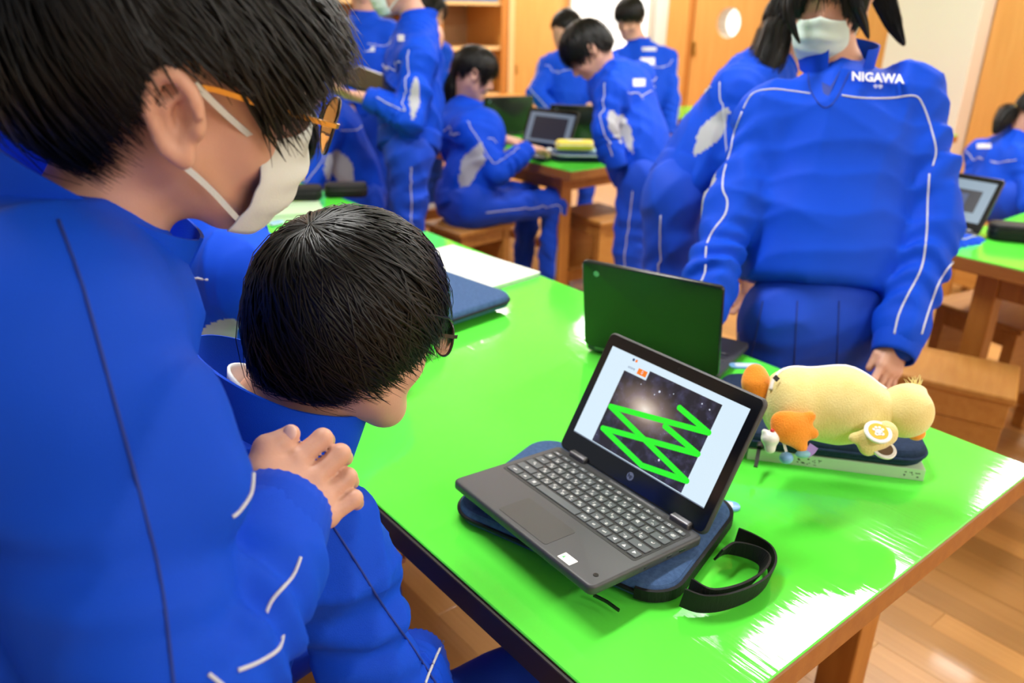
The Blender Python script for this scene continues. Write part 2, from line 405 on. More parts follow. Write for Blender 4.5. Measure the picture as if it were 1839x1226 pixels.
def surfnet(D, lo, h):
    n = np.array(D.shape); ins = D < 0
    c = [ins[i:n[0]-1+i, j:n[1]-1+j, k:n[2]-1+k] for i in (0, 1) for j in (0, 1) for k in (0, 1)]
    anyi = np.logical_or.reduce(c); alli = np.logical_and.reduce(c); act = anyi & ~alli
    I = np.argwhere(act); idx = np.full(act.shape, -1); idx[act] = np.arange(len(I))
    cor = [(i, j, k) for i in (0, 1) for j in (0, 1) for k in (0, 1)]
    val = np.stack([D[I[:, 0]+i, I[:, 1]+j, I[:, 2]+k] for i, j, k in cor], 1)
    S = np.zeros((len(I), 3)); C = np.zeros(len(I))
    for a in range(8):
        for b in range(a+1, 8):
            df = [cor[b][i]-cor[a][i] for i in range(3)]
            if sum(map(abs, df)) != 1: continue
            x = (val[:, a] < 0) != (val[:, b] < 0)
            if not x.any(): continue
            t = val[x, a]/(val[x, a]-val[x, b]); S[x] += np.array(cor[a])+t[:, None]*np.array(df); C[x] += 1
    V = lo+h*(I+S/C[:, None]); Fs = []
    for ax in range(3):
        b, g = [(1, 2), (2, 0), (0, 1)][ax]
        sl0 = [slice(None)]*3; sl1 = [slice(None)]*3; sl0[ax] = slice(0, -1); sl1[ax] = slice(1, None)
        x = ins[tuple(sl0)] != ins[tuple(sl1)]; E = np.argwhere(x)
        E = E[(E[:, b] > 0) & (E[:, g] > 0) & (E[:, b] < n[b]-1) & (E[:, g] < n[g]-1)]
        if not len(E): continue
        s0 = ins[tuple(E.T)]; q = []
        for db, dg in ((-1, -1), (0, -1), (0, 0), (-1, 0)):
            e = E.copy(); e[:, b] += db; e[:, g] += dg; q.append(idx[tuple(e.T)])
        q = np.stack(q, 1); q[~s0] = q[~s0][:, ::-1]; Fs.append(q)
    return V, np.concatenate(Fs)
def org_obj(name, org, h, m, parent=None, base=(0, 0, 0)):
    V, Fc = org.mesh(h); return mesh_obj(name, V-np.asarray(base), Fc, m, parent, True)
def join_vf(parts):
    V = []; Fs = []; n = 0
    for v, f in parts: V.append(v); Fs.append(f+n); n += len(v)
    return np.concatenate(V), np.concatenate(Fs)

# ================================================================== the room
def ray(px, py): return FW + (px-919.5)/F_PX*RT - (py-613)/F_PX*UP
def onX(px, py, X): r = ray(px, py); return EYE+r*(X/r[0])
def onY(px, py, Y): r = ray(px, py); return EYE+r*(Y/r[1])
X0, X1, Y0, Y1 = -2.4, 6.52, -3.2, 7.0
fl = MB().box((X0, Y0, -.06), (X1, Y1, -.012)).build('floor', 'floor_under'); tag(fl, kind='structure')
pm = MB().bbox((-.5, -.5, -.012), (.5, .5, 0), .0008)
PW = .078; spots = []
for i in range(int((X1-X0)/PW)):
    y = Y0-random.uniform(0, 1.1)
    while y < Y1:
        L = random.choice((.9, 1.1, 1.3)); a, b = max(y, Y0), min(y+L, Y1)
        if b-a > .05: spots.append((X0+(i+.5)*PW, (a+b)/2, b-a))
        y += L
def seen(s):
    x, y, L = s; return (max(0, abs(x-2.5)-.8)*1.2)+max(0, abs(y-1.0)-1.0)
spots.sort(key=seen)
proto = None
rest = MB()
for n, (x, y, L) in enumerate(spots):
    if n < 290:
        if proto is None: o = proto = pm.build('floor_plank', 'plank_a', fl)
        else: o = proto.copy(); COL.objects.link(o)
        o.location = (x, y, random.uniform(-.0004, .0004)); o.scale = (PW-.0008, L-.0008, 1); o.name = 'floor_plank'
    else:
        rest.box((x-PW/2+.0004, y-L/2+.0004, -.012), (x+PW/2-.0004, y+L/2-.0004, random.uniform(-.0004, .0002)))
o = rest.build('floor_planks_beyond', 'plank_a', fl); tag(o, kind='stuff')
o = MB().box((X0, Y0, CEIL), (X1, Y1, CEIL+.1)).build('ceiling', 'ceiling_white'); tag(o, kind='structure')
for k, (x, y) in enumerate(LAMPS):
    t = empty('ceiling_lamp', (x, y, CEIL-.06), 0, 'white fluorescent ceiling lamp above the classroom tables', 'lamp', 'ceiling lamps above the tables')
    MB().bbox((-.64, -.17, 0), (.64, .17, .06), .008).build('housing', 'lamp_body', t)
    MB().slab(1.22, .28, -.012, .0, .01, .005).build('diffuser', 'lamp_glow', t)
# wall with the doors
tag(MB().box((X1, Y0, 0), (X1+.12, Y1+.12, CEIL)).build('wall_right', 'wall_cream'), kind='structure')
tag(MB().box((X0, Y1, 0), (X1, Y1+.12, CEIL)).build('wall_back', 'cab_wood'), kind='structure')
for nm, lo, hi in (('wall_left', (X0-.12, Y0), (X0, Y1+.12)), ('wall_front', (X0, Y0-.12), (X1, Y0))):
    o = (MB().box((*lo, 0), (*hi, .9)).box((*lo, 2.45), (*hi, CEIL)) if nm == 'wall_left' else MB().box((*lo, 0), (*hi, CEIL))).build(nm, 'wall_cream'); tag(o, kind='structure')
def holed_panel(name, y0, y1, z0, z1, x0, x1, cy, cz, r, m, parent):
    n = 40; V = []; Fc = []
    C = [(cy+r*math.cos(2*math.pi*(i+.5)/n), cz+r*math.sin(2*math.pi*(i+.5)/n)) for i in range(n)]
    O = []
    for y, z in C:
        dy, dz = y-cy, z-cz; s = min(((y1-cy) if dy > 0 else (y0-cy))/dy, ((z1-cz) if dz > 0 else (z0-cz))/dz); O.append((cy+dy*s, cz+dz*s))
    for x in (x0, x1):
        V += [(x, y, z) for y, z in C]+[(x, y, z) for y, z in O]
    for i in range(n):
        j = (i+1) % n
        Fc += [(i, j, n+j, n+i), (2*n+j, 2*n+i, 3*n+i, 3*n+j), (j, i, 2*n+i, 2*n+j), (n+i, n+j, 3*n+j, 3*n+i)]
    V += [(x, y, z) for x in (x0, x1) for y in (y0, y1) for z in (z0, z1)]; b = 4*n
    return mesh_obj(name, V, Fc, m, parent)
d1 = empty('door_1', (0, 0, 0), kind='structure')
hc = onX(1308, 41, 6.36)
ya, yb = onX(1388, 30, 6.36)[1], onX(1243, 30, 6.36)[1]
holed_panel('door_leaf', ya, yb, .02, 2.05, 6.36, 6.40, hc[1], hc[2], .128, 'cab_wood', d1)
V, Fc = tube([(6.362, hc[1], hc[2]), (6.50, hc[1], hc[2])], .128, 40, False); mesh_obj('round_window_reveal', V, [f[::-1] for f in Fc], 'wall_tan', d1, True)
V, Fc = tube([(6.50, hc[1], hc[2]), (6.505, hc[1], hc[2])], .13, 40); mesh_obj('round_window_pane', V, Fc, 'window_glow', d1)
for py in (80, 93):
    h = onX(1231, py, 6.36); MB().bbox((6.345, h[1]-.02-.1, h[2]-.03), (6.362, h[1]+.02-.1, h[2]+.03), .004).build('door_handle', 'brass', d1)
yp = onX(1199, 30, 6.33)[1]
tag(MB().bbox((6.33, yb+.015, 0), (6.52, yp, 2.3), .006).build('trim_1', 'cab_wood'), kind='structure')
tag(MB().bbox((6.34, yb-.03, 0), (6.36, yb+.02, 2.3), .004).build('trim_2', 'cab_dark'), kind='structure')
tag(MB().bbox((6.335, ya-.06, 0), (6.42, ya+.012, 2.3), .004).build('trim_3', 'cab_dark'), kind='structure')
yq = onX(1600, 30, 6.27)[1]
d2 = empty('door_2', (0, 0, 0), kind='structure')
MB().bbox((6.38, yq-.02, .02), (6.42, ya-.06, 2.05), .004).build('door_leaf', 'cab_wood', d2)
MB().bbox((6.37, ya-.16, .95), (6.381, ya-.11, 1.07), .003).build('finger_pull', 'brass', d2)
tag(MB().box((6.33, 2.65, 2.05), (6.52, yp, 2.3)).build('trim_4', 'cab_dark'), kind='structure')
# cream pillar with its tan side
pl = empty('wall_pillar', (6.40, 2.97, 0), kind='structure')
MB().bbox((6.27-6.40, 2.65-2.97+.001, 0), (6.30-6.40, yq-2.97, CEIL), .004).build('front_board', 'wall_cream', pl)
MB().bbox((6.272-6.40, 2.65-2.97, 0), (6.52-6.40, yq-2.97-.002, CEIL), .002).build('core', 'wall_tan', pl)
d3 = empty('door_3', (0, 0, 0), kind='structure')
MB().bbox((6.46, 1.4, .02), (6.50, 2.64, 2.4), .004).build('door_leaf', 'cab_wood', d3)
MB().bbox((6.46, -.2, .02), (6.50, 1.37, 2.4), .004).build('door_leaf', 'cab_wood', d3)
# bright window in the far corner
wa, wb = onX(1168, 30, 6.44)[1], 6.98
w1 = empty('window_1', (0, 0, 0), kind='structure')
MB().box((6.45, wa, .78), (6.47, wb, 2.3)).build('window_pane', 'window_glow', w1)
for y in (wa, wb-.03): MB().bbox((6.42, y-.02, .74), (6.49, y+.02, 2.34), .004).build('window_frame', 'wall_cream', w1)
MB().bbox((6.40, wa-.03, .72), (6.49, wb, .78), .004).build('window_sill', 'wall_cream', w1)
# shelves and sliding cupboard along the back wall
def bookcase(xa, xb, yf, label, shelves, items=True):
    t = empty('bookcase', ((xa+xb)/2, yf, 0), 0, label, 'bookcase'); c = (xa+xb)/2; hw = (xb-xa)/2; D = 6.98-yf
    MB().box((-hw, D-.02, 0), (hw, D, 2.1)).build('back_panel', 'cab_inside', t)
    for s in (-1, 1):
        MB().bbox((s*hw-.02*(s > 0)-(.0), .012, 0), (s*hw+.02*(s < 0), D-.02, 2.1), .002).build('side_panel', 'cab_wood', t)
        MB().bbox((s*hw-.07*(s > 0), -.01, 0), (s*hw+.07*(s < 0), .012, 2.1), .003).build('stile', 'cab_dark', t)
    for z in shelves: MB().bbox((-hw+.021, .02, z-.03), (hw-.021, D-.021, z), .003).build('shelf', 'cab_light', t)
    MB().bbox((-hw, -.012, 2.1), (hw, D, 2.16), .003).build('top', 'cab_wood', t)
    MB().bbox((-hw+.071, -.008, 0), (hw-.071, .012, .12), .003).build('plinth', 'cab_dark', t)
    return t
YF = 6.35
bl, br = onY(783, 60, YF)[0], onY(911, 60, YF)[0]
zs = onY(860, 84, 6.42)[2]; zu = onY(860, 3, 6.42)[2]
bc = bookcase(bl, br, YF, 'open wooden bookcase behind the girl with the ponytail', [zs-.42, zs, zu, zu+.42])
tag(MB().slab((br-bl)*.8, .34, 0, .05, .03, .02, M=Matrix.Translation(((bl+br)/2, YF+.19, zu))).build('folded_cloth', 'cloth_blue', None, True, 40), 'folded blue cloth on the upper bookcase shelf', 'cloth')
bookcase(bl-1.35, bl-.02, YF, 'wooden bookcase half hidden behind the two standing students', [.5, zs, zu])
t = empty('sliding_cupboard', (br+.4, YF, 0), 0, 'tall wooden cupboard with a sliding door and light edge strip', 'cupboard')
cl, cr_, cw = onY(913, 60, YF)[0]-br-.4, onY(923, 60, YF)[0]-br-.4, onY(1003, 60, YF)[0]-br-.4
MB().bbox((cl, .02, 0), (cw+.0, .62, 2.3), .003).build('body', 'cab_wood', t)
MB().bbox((cl, -.012, 0), (cr_, .02, 2.3), .003).build('edge_strip', 'cab_light', t)
dd = MB().bbox((cr_+.002, -.002, .05), (cw, .018, 2.25), .003).build('door', 'cab_wood', t)
hp = onY(927, 124, YF)
MB().bbox((hp[0]-br-.4-.012, -.006, hp[2]-.045), (hp[0]-br-.4+.012, -.001, hp[2]+.045), .002).build('finger_pull', 'brass', dd)

# ================================================================== tables and stools
def table(x0, x1, y0, y1, label, h=.70, dark=True):
    cx, cy = (x0+x1)/2, (y0+y1)/2; hx, hy = (x1-x0)/2, (y1-y0)/2
    t = empty('work_table', (cx, cy, 0), 0, label, 'table')
    e = MB().bbox((-hx, -hy, h-.046), (hx, hy, h-.004), .003).build('table_top', 'table_edge', t)
    if dark:
        for s in (-1, 1): MB().bbox((s*hx-.004, -hy+.004, h-.044), (s*hx+.004, hy-.004, h-.005), .001).build('edge_strip', 'edge_dark', e)
    MB().bbox((-hx+.001, -hy+.001, h-.0045), (hx-.001, hy-.001, h), .0015).build('green_surface', 'green_top', t)
    a = h-.046; ix, iy = .085, .15
    for s in (-1, 1):
        MB().bbox((s*(hx-ix-.02)-.012, -hy+iy+.0685, a-.085), (s*(hx-ix-.02)+.012, hy-iy-.0685, a), .002).build('apron', 'table_wood', t)
        MB().bbox((-hx+ix+.0685, s*(hy-iy-.02)-.012, a-.085), (hx-ix-.0685, s*(hy-iy-.02)+.012, a), .002).build('apron', 'table_wood', t)
        MB().bbox((-hx+ix+.0685, s*(hy-iy-.034)-.015, .10), (hx-ix-.0685, s*(hy-iy-.034)+.015, .16), .002).build('stretcher', 'table_wood', t)
        for u in (-1, 1):
            MB().bbox((s*(hx-ix-.034)-.034, u*(hy-iy-.034)-.034, 0), (s*(hx-ix-.034)+.034, u*(hy-iy-.034)+.034, a), .004).build('leg', 'table_wood', t)
    MB().bbox((-.02, -hy+iy+.05, .11), (.02, hy-iy-.05, .155), .002).build('stretcher', 'table_wood', t)
    return t
table(.50, 1.418, .35, 2.17, 'green topped work table in front with the open laptop on it')
table(2.50, 3.42, 2.65, 4.45, 'green topped table in the background with the yellow pencil case', dark=False)
table(2.60, 3.52, -.72, 1.12, 'green topped table at the right edge behind the standing girl', dark=False)
table(.50, 1.418, 2.43, 4.23, 'green topped table behind the two boys in front', dark=False)
table(4.35, 5.27, 2.2, 4.02, 'far green topped table seen below the round door window', dark=False)
def stool(x, y, rz, label, w=.34, d=.27, h=.43):
    t = empty('wooden_stool', (x, y, 0), rz, label, 'stool')
    MB().bbox((-w/2, -d/2, h-.022), (w/2, d/2, h), .004).build('seat', 'stool_wood', t)
    for s in (-1, 1):
        MB().bbox((-w/2+.0605, s*(d/2-.03)-.009, h-.082), (w/2-.0605, s*(d/2-.03)+.009, h-.0225), .002).build('apron', 'stool_wood', t)
        for u in (-1, 1):
            MB().bbox((s*(w/2-.04)-.02, u*(d/2-.036)-.02, 0), (s*(w/2-.04)+.02, u*(d/2-.036)+.02, h-.0221), .003).build('leg', 'stool_wood', t)
        MB().bbox((s*(w/2-.04)-.009, -d/2+.0565, .10), (s*(w/2-.04)+.009, d/2-.0565, h-.0225), .002).build('side_panel', 'stool_wood', t)
    MB().bbox((-w/2+.05, -.015, .10), (w/2-.05, .015, .13), .002).build('stretcher', 'stool_wood', t)
    return t
def box_stool(x, y, rz, label, w=.40, d=.27, h=.43):
    t = empty('wooden_stool', (x, y, 0), rz, label, 'stool')
    MB().bbox((-w/2, -d/2, h-.022), (w/2, d/2, h), .004).build('seat', 'stool_wood', t)
    for s in (-1, 1):
        MB().bbox((-w/2+.015, s*(d/2-.022)-.008, .03), (w/2-.015, s*(d/2-.022)+.008, h-.10), .002).build('side_panel', 'stool_wood', t)
        MB().bbox((-w/2+.012, s*(d/2-.018)-.008, h-.098), (w/2-.012, s*(d/2-.018)+.008, h-.0225), .002).build('apron', 'stool_wood', t)
        MB().bbox((s*(w/2-.022)-.008, -d/2+.032, .03), (s*(w/2-.022)+.008, d/2-.032, h-.0225), .002).build('end_panel', 'stool_wood', t)
        for u in (-1, 1):
            MB().bbox((s*(w/2-.03)-.012, u*(d/2-.022)-.008, 0), (s*(w/2-.03)+.012, u*(d/2-.022)+.008, .03), .002).build('foot', 'stool_wood', t)
    return t
s0 = atz(1722, 672, .43); box_stool(s0[0]+.02, s0[1]+.06, math.radians(-71), 'box-like wooden stool beside the standing girl near the table corner')
SB = (.10, .86); stool(SB[0], SB[1], 0, 'wooden stool under the seated boy with glasses')
s2 = atz(848, 400, .43); SH = (s2[0]+.0, s2[1]+.02); stool(SH[0], SH[1], math.radians(4), 'wooden stool under the ponytailed girl at the background table')
s3 = atz(1095, 392, .43); stool(s3[0]+.05, s3[1]+.12, math.radians(85), 'wooden stool pushed under the background table')
SK = (.24, 1.51); stool(SK[0], SK[1], 0, 'wooden stool under the student beyond the standing boy')
s4 = atz(1690, 585, .43); stool(s4[0]+.34, s4[1]-.04, math.radians(80), 'wooden stool under the edge of the right table')
SL = (4.45, 1.58); stool(SL[0]-.03, SL[1], 0, 'wooden stool under the girl seated at the right edge')
s5 = onY(905, 172, 6.02); stool(s5[0], s5[1], 0, 'tall wooden stool in front of the cupboard', w=.40, d=.3, h=s5[2])

# ================================================================== laptops
ROWS = [  # (y, height, [(width, main, kana)...])
 (.0795, .0090, [(1, s, '') for s in ('esc', '←', '→', '⟳', '▢', '▤', '☼', '☀', '◁', '◀', '▷', '⏻', '⌂', '▣')]),
 (.0640, .0155, [(1, '全', '')]+[(1, a, b) for a, b in zip('1234567890-^¥', 'ぬふあうえおやゆよわほへー')]+[(1, '⌫', '')]),
 (.0460, .0155, [(1.4, '⇥', '')]+[(1, a, b) for a, b in zip('QWERTYUIOP@[', 'たていすかんなにらせ゛゜')]+[(1.6, '↵', '')]),
 (.0280, .0155, [(1.7, '🔍', '')]+[(1, a, b) for a, b in zip('ASDFGHJKL;:]', 'ちとしはきくまのりれけむ')]+[(1.3, '↵', '')]),
 (.0100, .0155, [(2.1, '⇧', '')]+[(1, a, b) for a, b in zip('ZXCVBNM,./_', 'つさそひこみもねるめろ')]+[(1.9, '⇧', '')]),
 (-.0080, .0155, [(1.5, 'ctrl', ''), (1.1, 'alt', ''), (1.1, '英', ''), (4.8, '', ''), (1.1, 'かな', ''), (1.1, 'alt', ''), (1.1, 'ctrl', ''), (1, '◀', ''), (1, '▲', ''), (1, '▶', '')]),
]
def laptop(name, label, Mw, op, detail=2, lidmat='lid', screen='off', loc=None):
    """local frame: x right, y to the hinge, z up; origin at the middle of the base's top face"""
    t = empty(name, (0, 0, 0), 0, label, 'laptop'); t.matrix_world = Mw
    b = MB().slab(.295, .205, -.014, 0, .010, .004, 4, 3).build('base', 'laptop_grey', t, True, 35)
    MB().slab(.274, .110, -.0005, .0004, .004, .0003, M=Matrix.Translation((0, .035, 0))).build('key_well', 'key_well' if detail > 1 else 'laptop_grey', b)
    MB().slab(.100, .054, -.0004, .0005, .004, .0003, M=Matrix.Translation((0, -.066, 0))).build('touchpad', 'touchpad', t)
    cache = {}
    for y, hh, ks in ROWS:
        tot = sum(k[0] for k in ks); x = -.1345
        for wd, a, bk in ks:
            kw = .269*wd/tot; cx = x+kw/2; x += kw
            key = (round(kw, 4), hh)
            if key not in cache:
                o = MB().slab(kw-.0026, hh-.0022, 0, .0016, .0015, .0006, 2, 1).build('key', 'key' if detail > 1 else 'laptop_grey', t); cache[key] = o
            else:
                o = cache[key].copy(); COL.objects.link(o); o.parent = t
            o.location = (cx, y, .0003); o.name = 'key'
            if detail == 0: continue
            mb = MB(); small = hh < .012 or not bk
            for s, dx, dy, sz in ([(a, 0, 0, .0062)] if small else [(a, -.0022, .0028, .0058), (bk, .0024, -.0028, .0058)]):
                if not s.strip(): continue
                if len(s) > 1: sz = .0048
                V, Fc = text_mesh(s, sz, .00005, .0001)
                if not Fc: V, Fc = rslab(.003, .003, 0, .0001, .001, .00003, 2, 1)
                mb.add(V, Fc, Matrix.Translation((dx, dy, .00172)))
            if mb.v: mb.build('legend', 'key_legend', o)
    # feet, side ports
    for sx in (-1, 1):
        for sy in (-1, 1): MB().slab(.03, .008, -.0195, -.0135, .003, .001, M=Matrix.Translation((sx*.11, sy*.085, 0))).build('rubber_foot', 'black_plastic', t)
    for yy, l in ((.06, .012), (.035, .009), (-.01, .004)):
        MB().bbox((.1465, yy-l/2, -.009), (.1478, yy+l/2, -.005), .0004).build('port', 'black_plastic', t)
    # lid : local y up the screen, z toward the viewer
    c, s = math.cos(op), math.sin(op)
    Ml = Matrix(((1, 0, 0, 0), (0, c, -s, .098), (0, s, c, -.004), (0, 0, 0, 1)))
    lid = MB().slab(.295, .201, -.011, -.0003, .010, .004, 4, 3, M=Matrix.Translation((0, .1045, 0))).build('lid', lidmat, t, True, 35); lid.matrix_local = Ml
    MB().slab(.290, .195, -.002, .0003, .008, .0004, M=Matrix.Translation((0, .1045, 0))).build('bezel', 'bezel', lid)
    for sx in (-.0985, .1095):
        h = MB().slab(.034, .012, -.009, .009, .003, .003, M=Matrix.Translation((sx, .0985, -.001))).build('hinge', 'hinge', t, True, 40)
    def scr(nm, x0, x1, y0, y1, z, m, rot=0):
        o = MB().box((-(x1-x0)/2, -(y1-y0)/2, 0), ((x1-x0)/2, (y1-y0)/2, .00012)).build(nm, m, lid); o.location = ((x0+x1)/2, (y0+y1)/2, z); return o
    if screen == 'game':
        scr('display', -.131, .131, .037, .1845, .0003, 'scr_white')
        scr('display_bar', -.131, .131, .037, .0385, .00043, 'scr_grey')
        scr('game_stage', -.090, .090, .0395, .1735, .00045, 'galaxy')
        P = [(.029, .144), (.089, .131), (-.085, .099), (.090, .058), (.012, .040+.005), (-.081, .064), (.088, .098), (.02, .111)]
        mb = MB(); z = .0006
        for (xa, ya_), (xb, yb_) in zip(P[:-1], P[1:]):
            L = math.hypot(xb-xa, yb_-ya_); k = int(L/.0036)
            for i in range(k+1):
                x, y = xa+(xb-xa)*i/k, ya_+(yb_-ya_)*i/k
                mb.add([(x+.0044*math.cos(a*math.pi/5), y+.0044*math.sin(a*math.pi/5), z+random.uniform(0, .00008)) for a in range(10)], [tuple(range(10))])
        mb.build('green_zigzag_line', 'scr_green', lid)
        scr('score_box', -.0905, -.045, .158, .1735, .0006, 'scr_white'); scr('score_value', -.066, -.048, .1615, .1705, .00075, 'scr_orange')
        V, Fc = text_mesh('score', .0065, .00004); o = mesh_obj('score_text', V, Fc, 'scr_ink', lid, loc=(-.079, .166, .0008))
        V, Fc = text_mesh('0', .008, .00004); o = mesh_obj('score_digit', V, Fc, 'scr_white', lid, loc=(-.057, .166, .0009))
        for x, m in ((-.082, 'scr_ink'), (-.076, 'scr_orange')): scr('toolbar_icon', x-.002, x+.002, .1765, .1805, .0005, m)
        for x, y, r in ((-.014, .152, .0018), (.035, .064, .0017), (.06, .163, .0011), (.075, .16, .0012), (-.02, .145, .0010), (.04, .05, .0010), (.01, .158, .0008), (-.05, .15, .0008)):
            o = mesh_obj('star', [(r*math.cos(a), r*math.sin(a), 0) for a in np.linspace(0, 2*math.pi, 9)[:-1]], [tuple(range(8))], 'scr_star', lid, loc=(x, y, .00058))
        V, Fc = tube([(0, 0, 0), (0, 0, .0003)], .0062, 24); o = mesh_obj('logo', V, Fc, 'logo', lid, loc=(.002, .0225, .0003))
        V, Fc = text_mesh('hp', .0085, .0001, .0001); o = mesh_obj('logo_letters', V, Fc, 'bezel', lid, loc=(.002, .0228, .0007))
        o.rotation_euler = (0, 0, 0)
        V, Fc = tube([(0, .192, .0003), (0, .192, .0006)], .0022, 16); V, Fc = tube([(0, 0, 0), (0, 0, .0003)], .0022, 16); mesh_obj('webcam', V, Fc, 'black_plastic', lid, loc=(0, .194, .0003))
    elif screen == 'grey':
        scr('display', -.131, .131, .037, .1845, .0003, 'scr_grey'); scr('window', -.10, .10, .05, .165, .0005, 'scr_dark')
    elif screen == 'work':
        scr('display', -.131, .131, .037, .1845, .0003, 'scr_pale'); scr('program_stage', -.03, .10, .07, .15, .0005, 'scr_dark'); scr('sprite', .02, .045, .085, .11, .0007, 'scr_mag'); scr('program_panel', -.02, .06, .09, .135, .0006, 'scr_ink')
    else: scr('display', -.131, .131, .037, .1845, .0003, 'bezel')
    if detail > 1:
        st = MB().slab(.023, .015, .0001, .0004, .001, .0001, M=Matrix.Translation((.088, -.088, 0))).build('sticker', 'sticker', t)
        mesh_obj('sticker_mark', [(-.004, -.003, 0), (.0, -.003, 0), (-.002, .003, 0)], [(0, 1, 2)], 'sticker_green', st, loc=(.084, -.088, .00045))
        V, Fc = text_mesh('A4', .004, .00004); mesh_obj('sticker_text', V, Fc, 'sticker_blue', st, loc=(.092, -.088, .00045))
        V, Fc = tube([(0, 0, 0), (0, 0, .0004)], .0035, 20); mesh_obj('camera_hole', V, Fc, 'black_plastic', t, loc=(.131, -.080, .0001))
        V, Fc = tube([(0, 0, 0), (0, 0, .0004)], .0035, 20); mesh_obj('power_button', V, Fc, 'black_plastic', t, loc=(.088, .0915, .0001))
        MB().slab(.09, .004, 0, .0004, .001, .0001, M=Matrix.Translation((.02, .0945, 0))).build('speaker_grille', 'hinge', t)
    else:
        V, Fc = tube([(0, 0, -.0004), (0, 0, 0)], .006, 20); mesh_obj('lid_logo', V, Fc, 'logo', lid, loc=(.115, .180, -.011))
    return t
LA, LB = math.radians(-91.351), math.radians(-3.559)
Mlap = Matrix.Translation((.677, .681, .7505)) @ Matrix.Rotation(LA, 4, 'Z') @ Matrix.Rotation(LB, 4, 'X')
laptop('laptop', 'open grey laptop showing a green zigzag line on its screen', Mlap, math.radians(63.58), 2, 'laptop_grey', 'game')
# the lid of the second laptop faces us
h0, h1 = atz(1078, 622, .718), atz(1264, 668, .718)
xd = nrm(h0-h1); xd[2] = 0; xd = nrm(xd); yd = np.cross((0, 0, 1), xd)     # local x runs left to right for the girl, y to the hinge
mid = (h0+h1)/2; o2 = mid-yd*.098; o2[2] = .7205
laptop('laptop', 'open dark laptop with its lid toward the camera, used by the standing girl', Matrix.Translation(o2) @ frame((0, 0, 0), xd, yd).to_4x4(), math.radians(80), 1, 'lid')
def lap_at(label, c, face, op, screen='off', z=.7205):      # face: direction the user sits in
    yd = -nrm(A3(face[0], face[1], 0)); xd = np.cross(yd, (0, 0, 1))
    return laptop('laptop', label, frame((c[0], c[1], z), xd, yd), math.radians(op), 0, 'lid', screen)

# ================================================================== sleeves, books, pencil cases
def sleeve(name, label, c, u, w, d, z0, z1, m='denim', rz=None, zipper=True):
    t = empty(name, (c[0], c[1], z0), math.atan2(u[1], u[0]), label, 'laptop sleeve'); h = z1-z0
    b = MB().slab(w, d, 0, h, .045, min(.012, h*.45), 8, 4).build('body', m, t, True, 60)
    if zipper:
        P = [(x, y, h*.52) for x, y in rrect(w+.001, d+.001, .045, 8)]; P.append(P[0])
        V, Fc = tube(P, .0032, 6, False); mesh_obj('zipper', V, Fc, 'black_web' if m == 'denim' else 'denim_dark', t, True)
        P = [(x, y, h-.0035) for x, y in rrect(w-.012, d-.012, .04, 8)]; P.append(P[0])
        V, Fc = tube(P, .0022, 6, False); mesh_obj('seam_piping', V, Fc, m, t, True)
    return t
SC0 = A3(.735, .695); SU = nrm(A3(.29, -.957))
sl = sleeve('laptop_sleeve', 'blue denim laptop sleeve with black handles under the open laptop', SC0, SU, .345, .255, .70, .7265)
Ms = sl.matrix_basis.inverted() if False else (Matrix.Translation((SC0[0], SC0[1], .70)) @ Matrix.Rotation(math.atan2(SU[1], SU[0]), 4, 'Z')).inverted()
def loc_s(P): return [tuple(Ms @ Vector(p)) for p in P]
# black end binding along the handle side
P = []
for a in np.linspace(-80, 80, 15): pass
L = rrect(.347, .257, .046, 8); L = [p for p in L if p[0] > .085]; L.sort(key=lambda p: p[1])
V, Fc = ribbon([(x, y, .013) for x, y in L], (0, 0, 1), .016, .005); mesh_obj('end_binding', V, Fc, 'black_web', sl)
def strap(pix, wd=.024, th=.003, up=None):
    P = smooth_path([atz(x, y, z) for x, y, z in pix], 48)
    V, Fc = ribbon(loc_s(P), up or (0, 0, 1), wd, th); return mesh_obj('handle', V, Fc, 'black_web', sl)
strap([(1225, 1072, .722), (1262, 1084, .718), (1312, 1078, .717), (1362, 1056, .716), (1386, 1026, .716), (1381, 996, .717), (1352, 975, .719), (1322, 962, .722)], .027, .003, (.2, .1, 1))
strap([(1238, 1052, .728), (1272, 1068, .726), (1322, 1058, .724), (1362, 1034, .722), (1374, 1008, .722), (1352, 992, .722), (1312, 984, .724), (1290, 996, .727)], .022, .003, (.5, .2, 1))
V, Fc = ribbon(loc_s([atz(1066, 1068, .713), atz(1090, 1080, .711), atz(1112, 1096, .709)]), (0, 0, 1), .004, .0025); mesh_obj('zip_pull', V, Fc, 'black_plastic', sl)
# light blue name tags
def name_tag(label, p, ang, z=.70):
    t = empty('name_tag', (p[0], p[1], z), ang, label, 'tag')
    MB().slab(.062, .024, 0, .004, .0119, .0015, 6, 2).build('plate', 'blue_plastic', t, True, 40)
    MB().slab(.040, .016, .0036, .0045, .003, .0003).build('paper_insert', 'pale_plastic', t)
    return t
p = atz(1312, 909, .70); name_tag('light blue plastic name tag lying right of the laptop screen', p-A3(.012, -.012, 0), math.radians(-52))
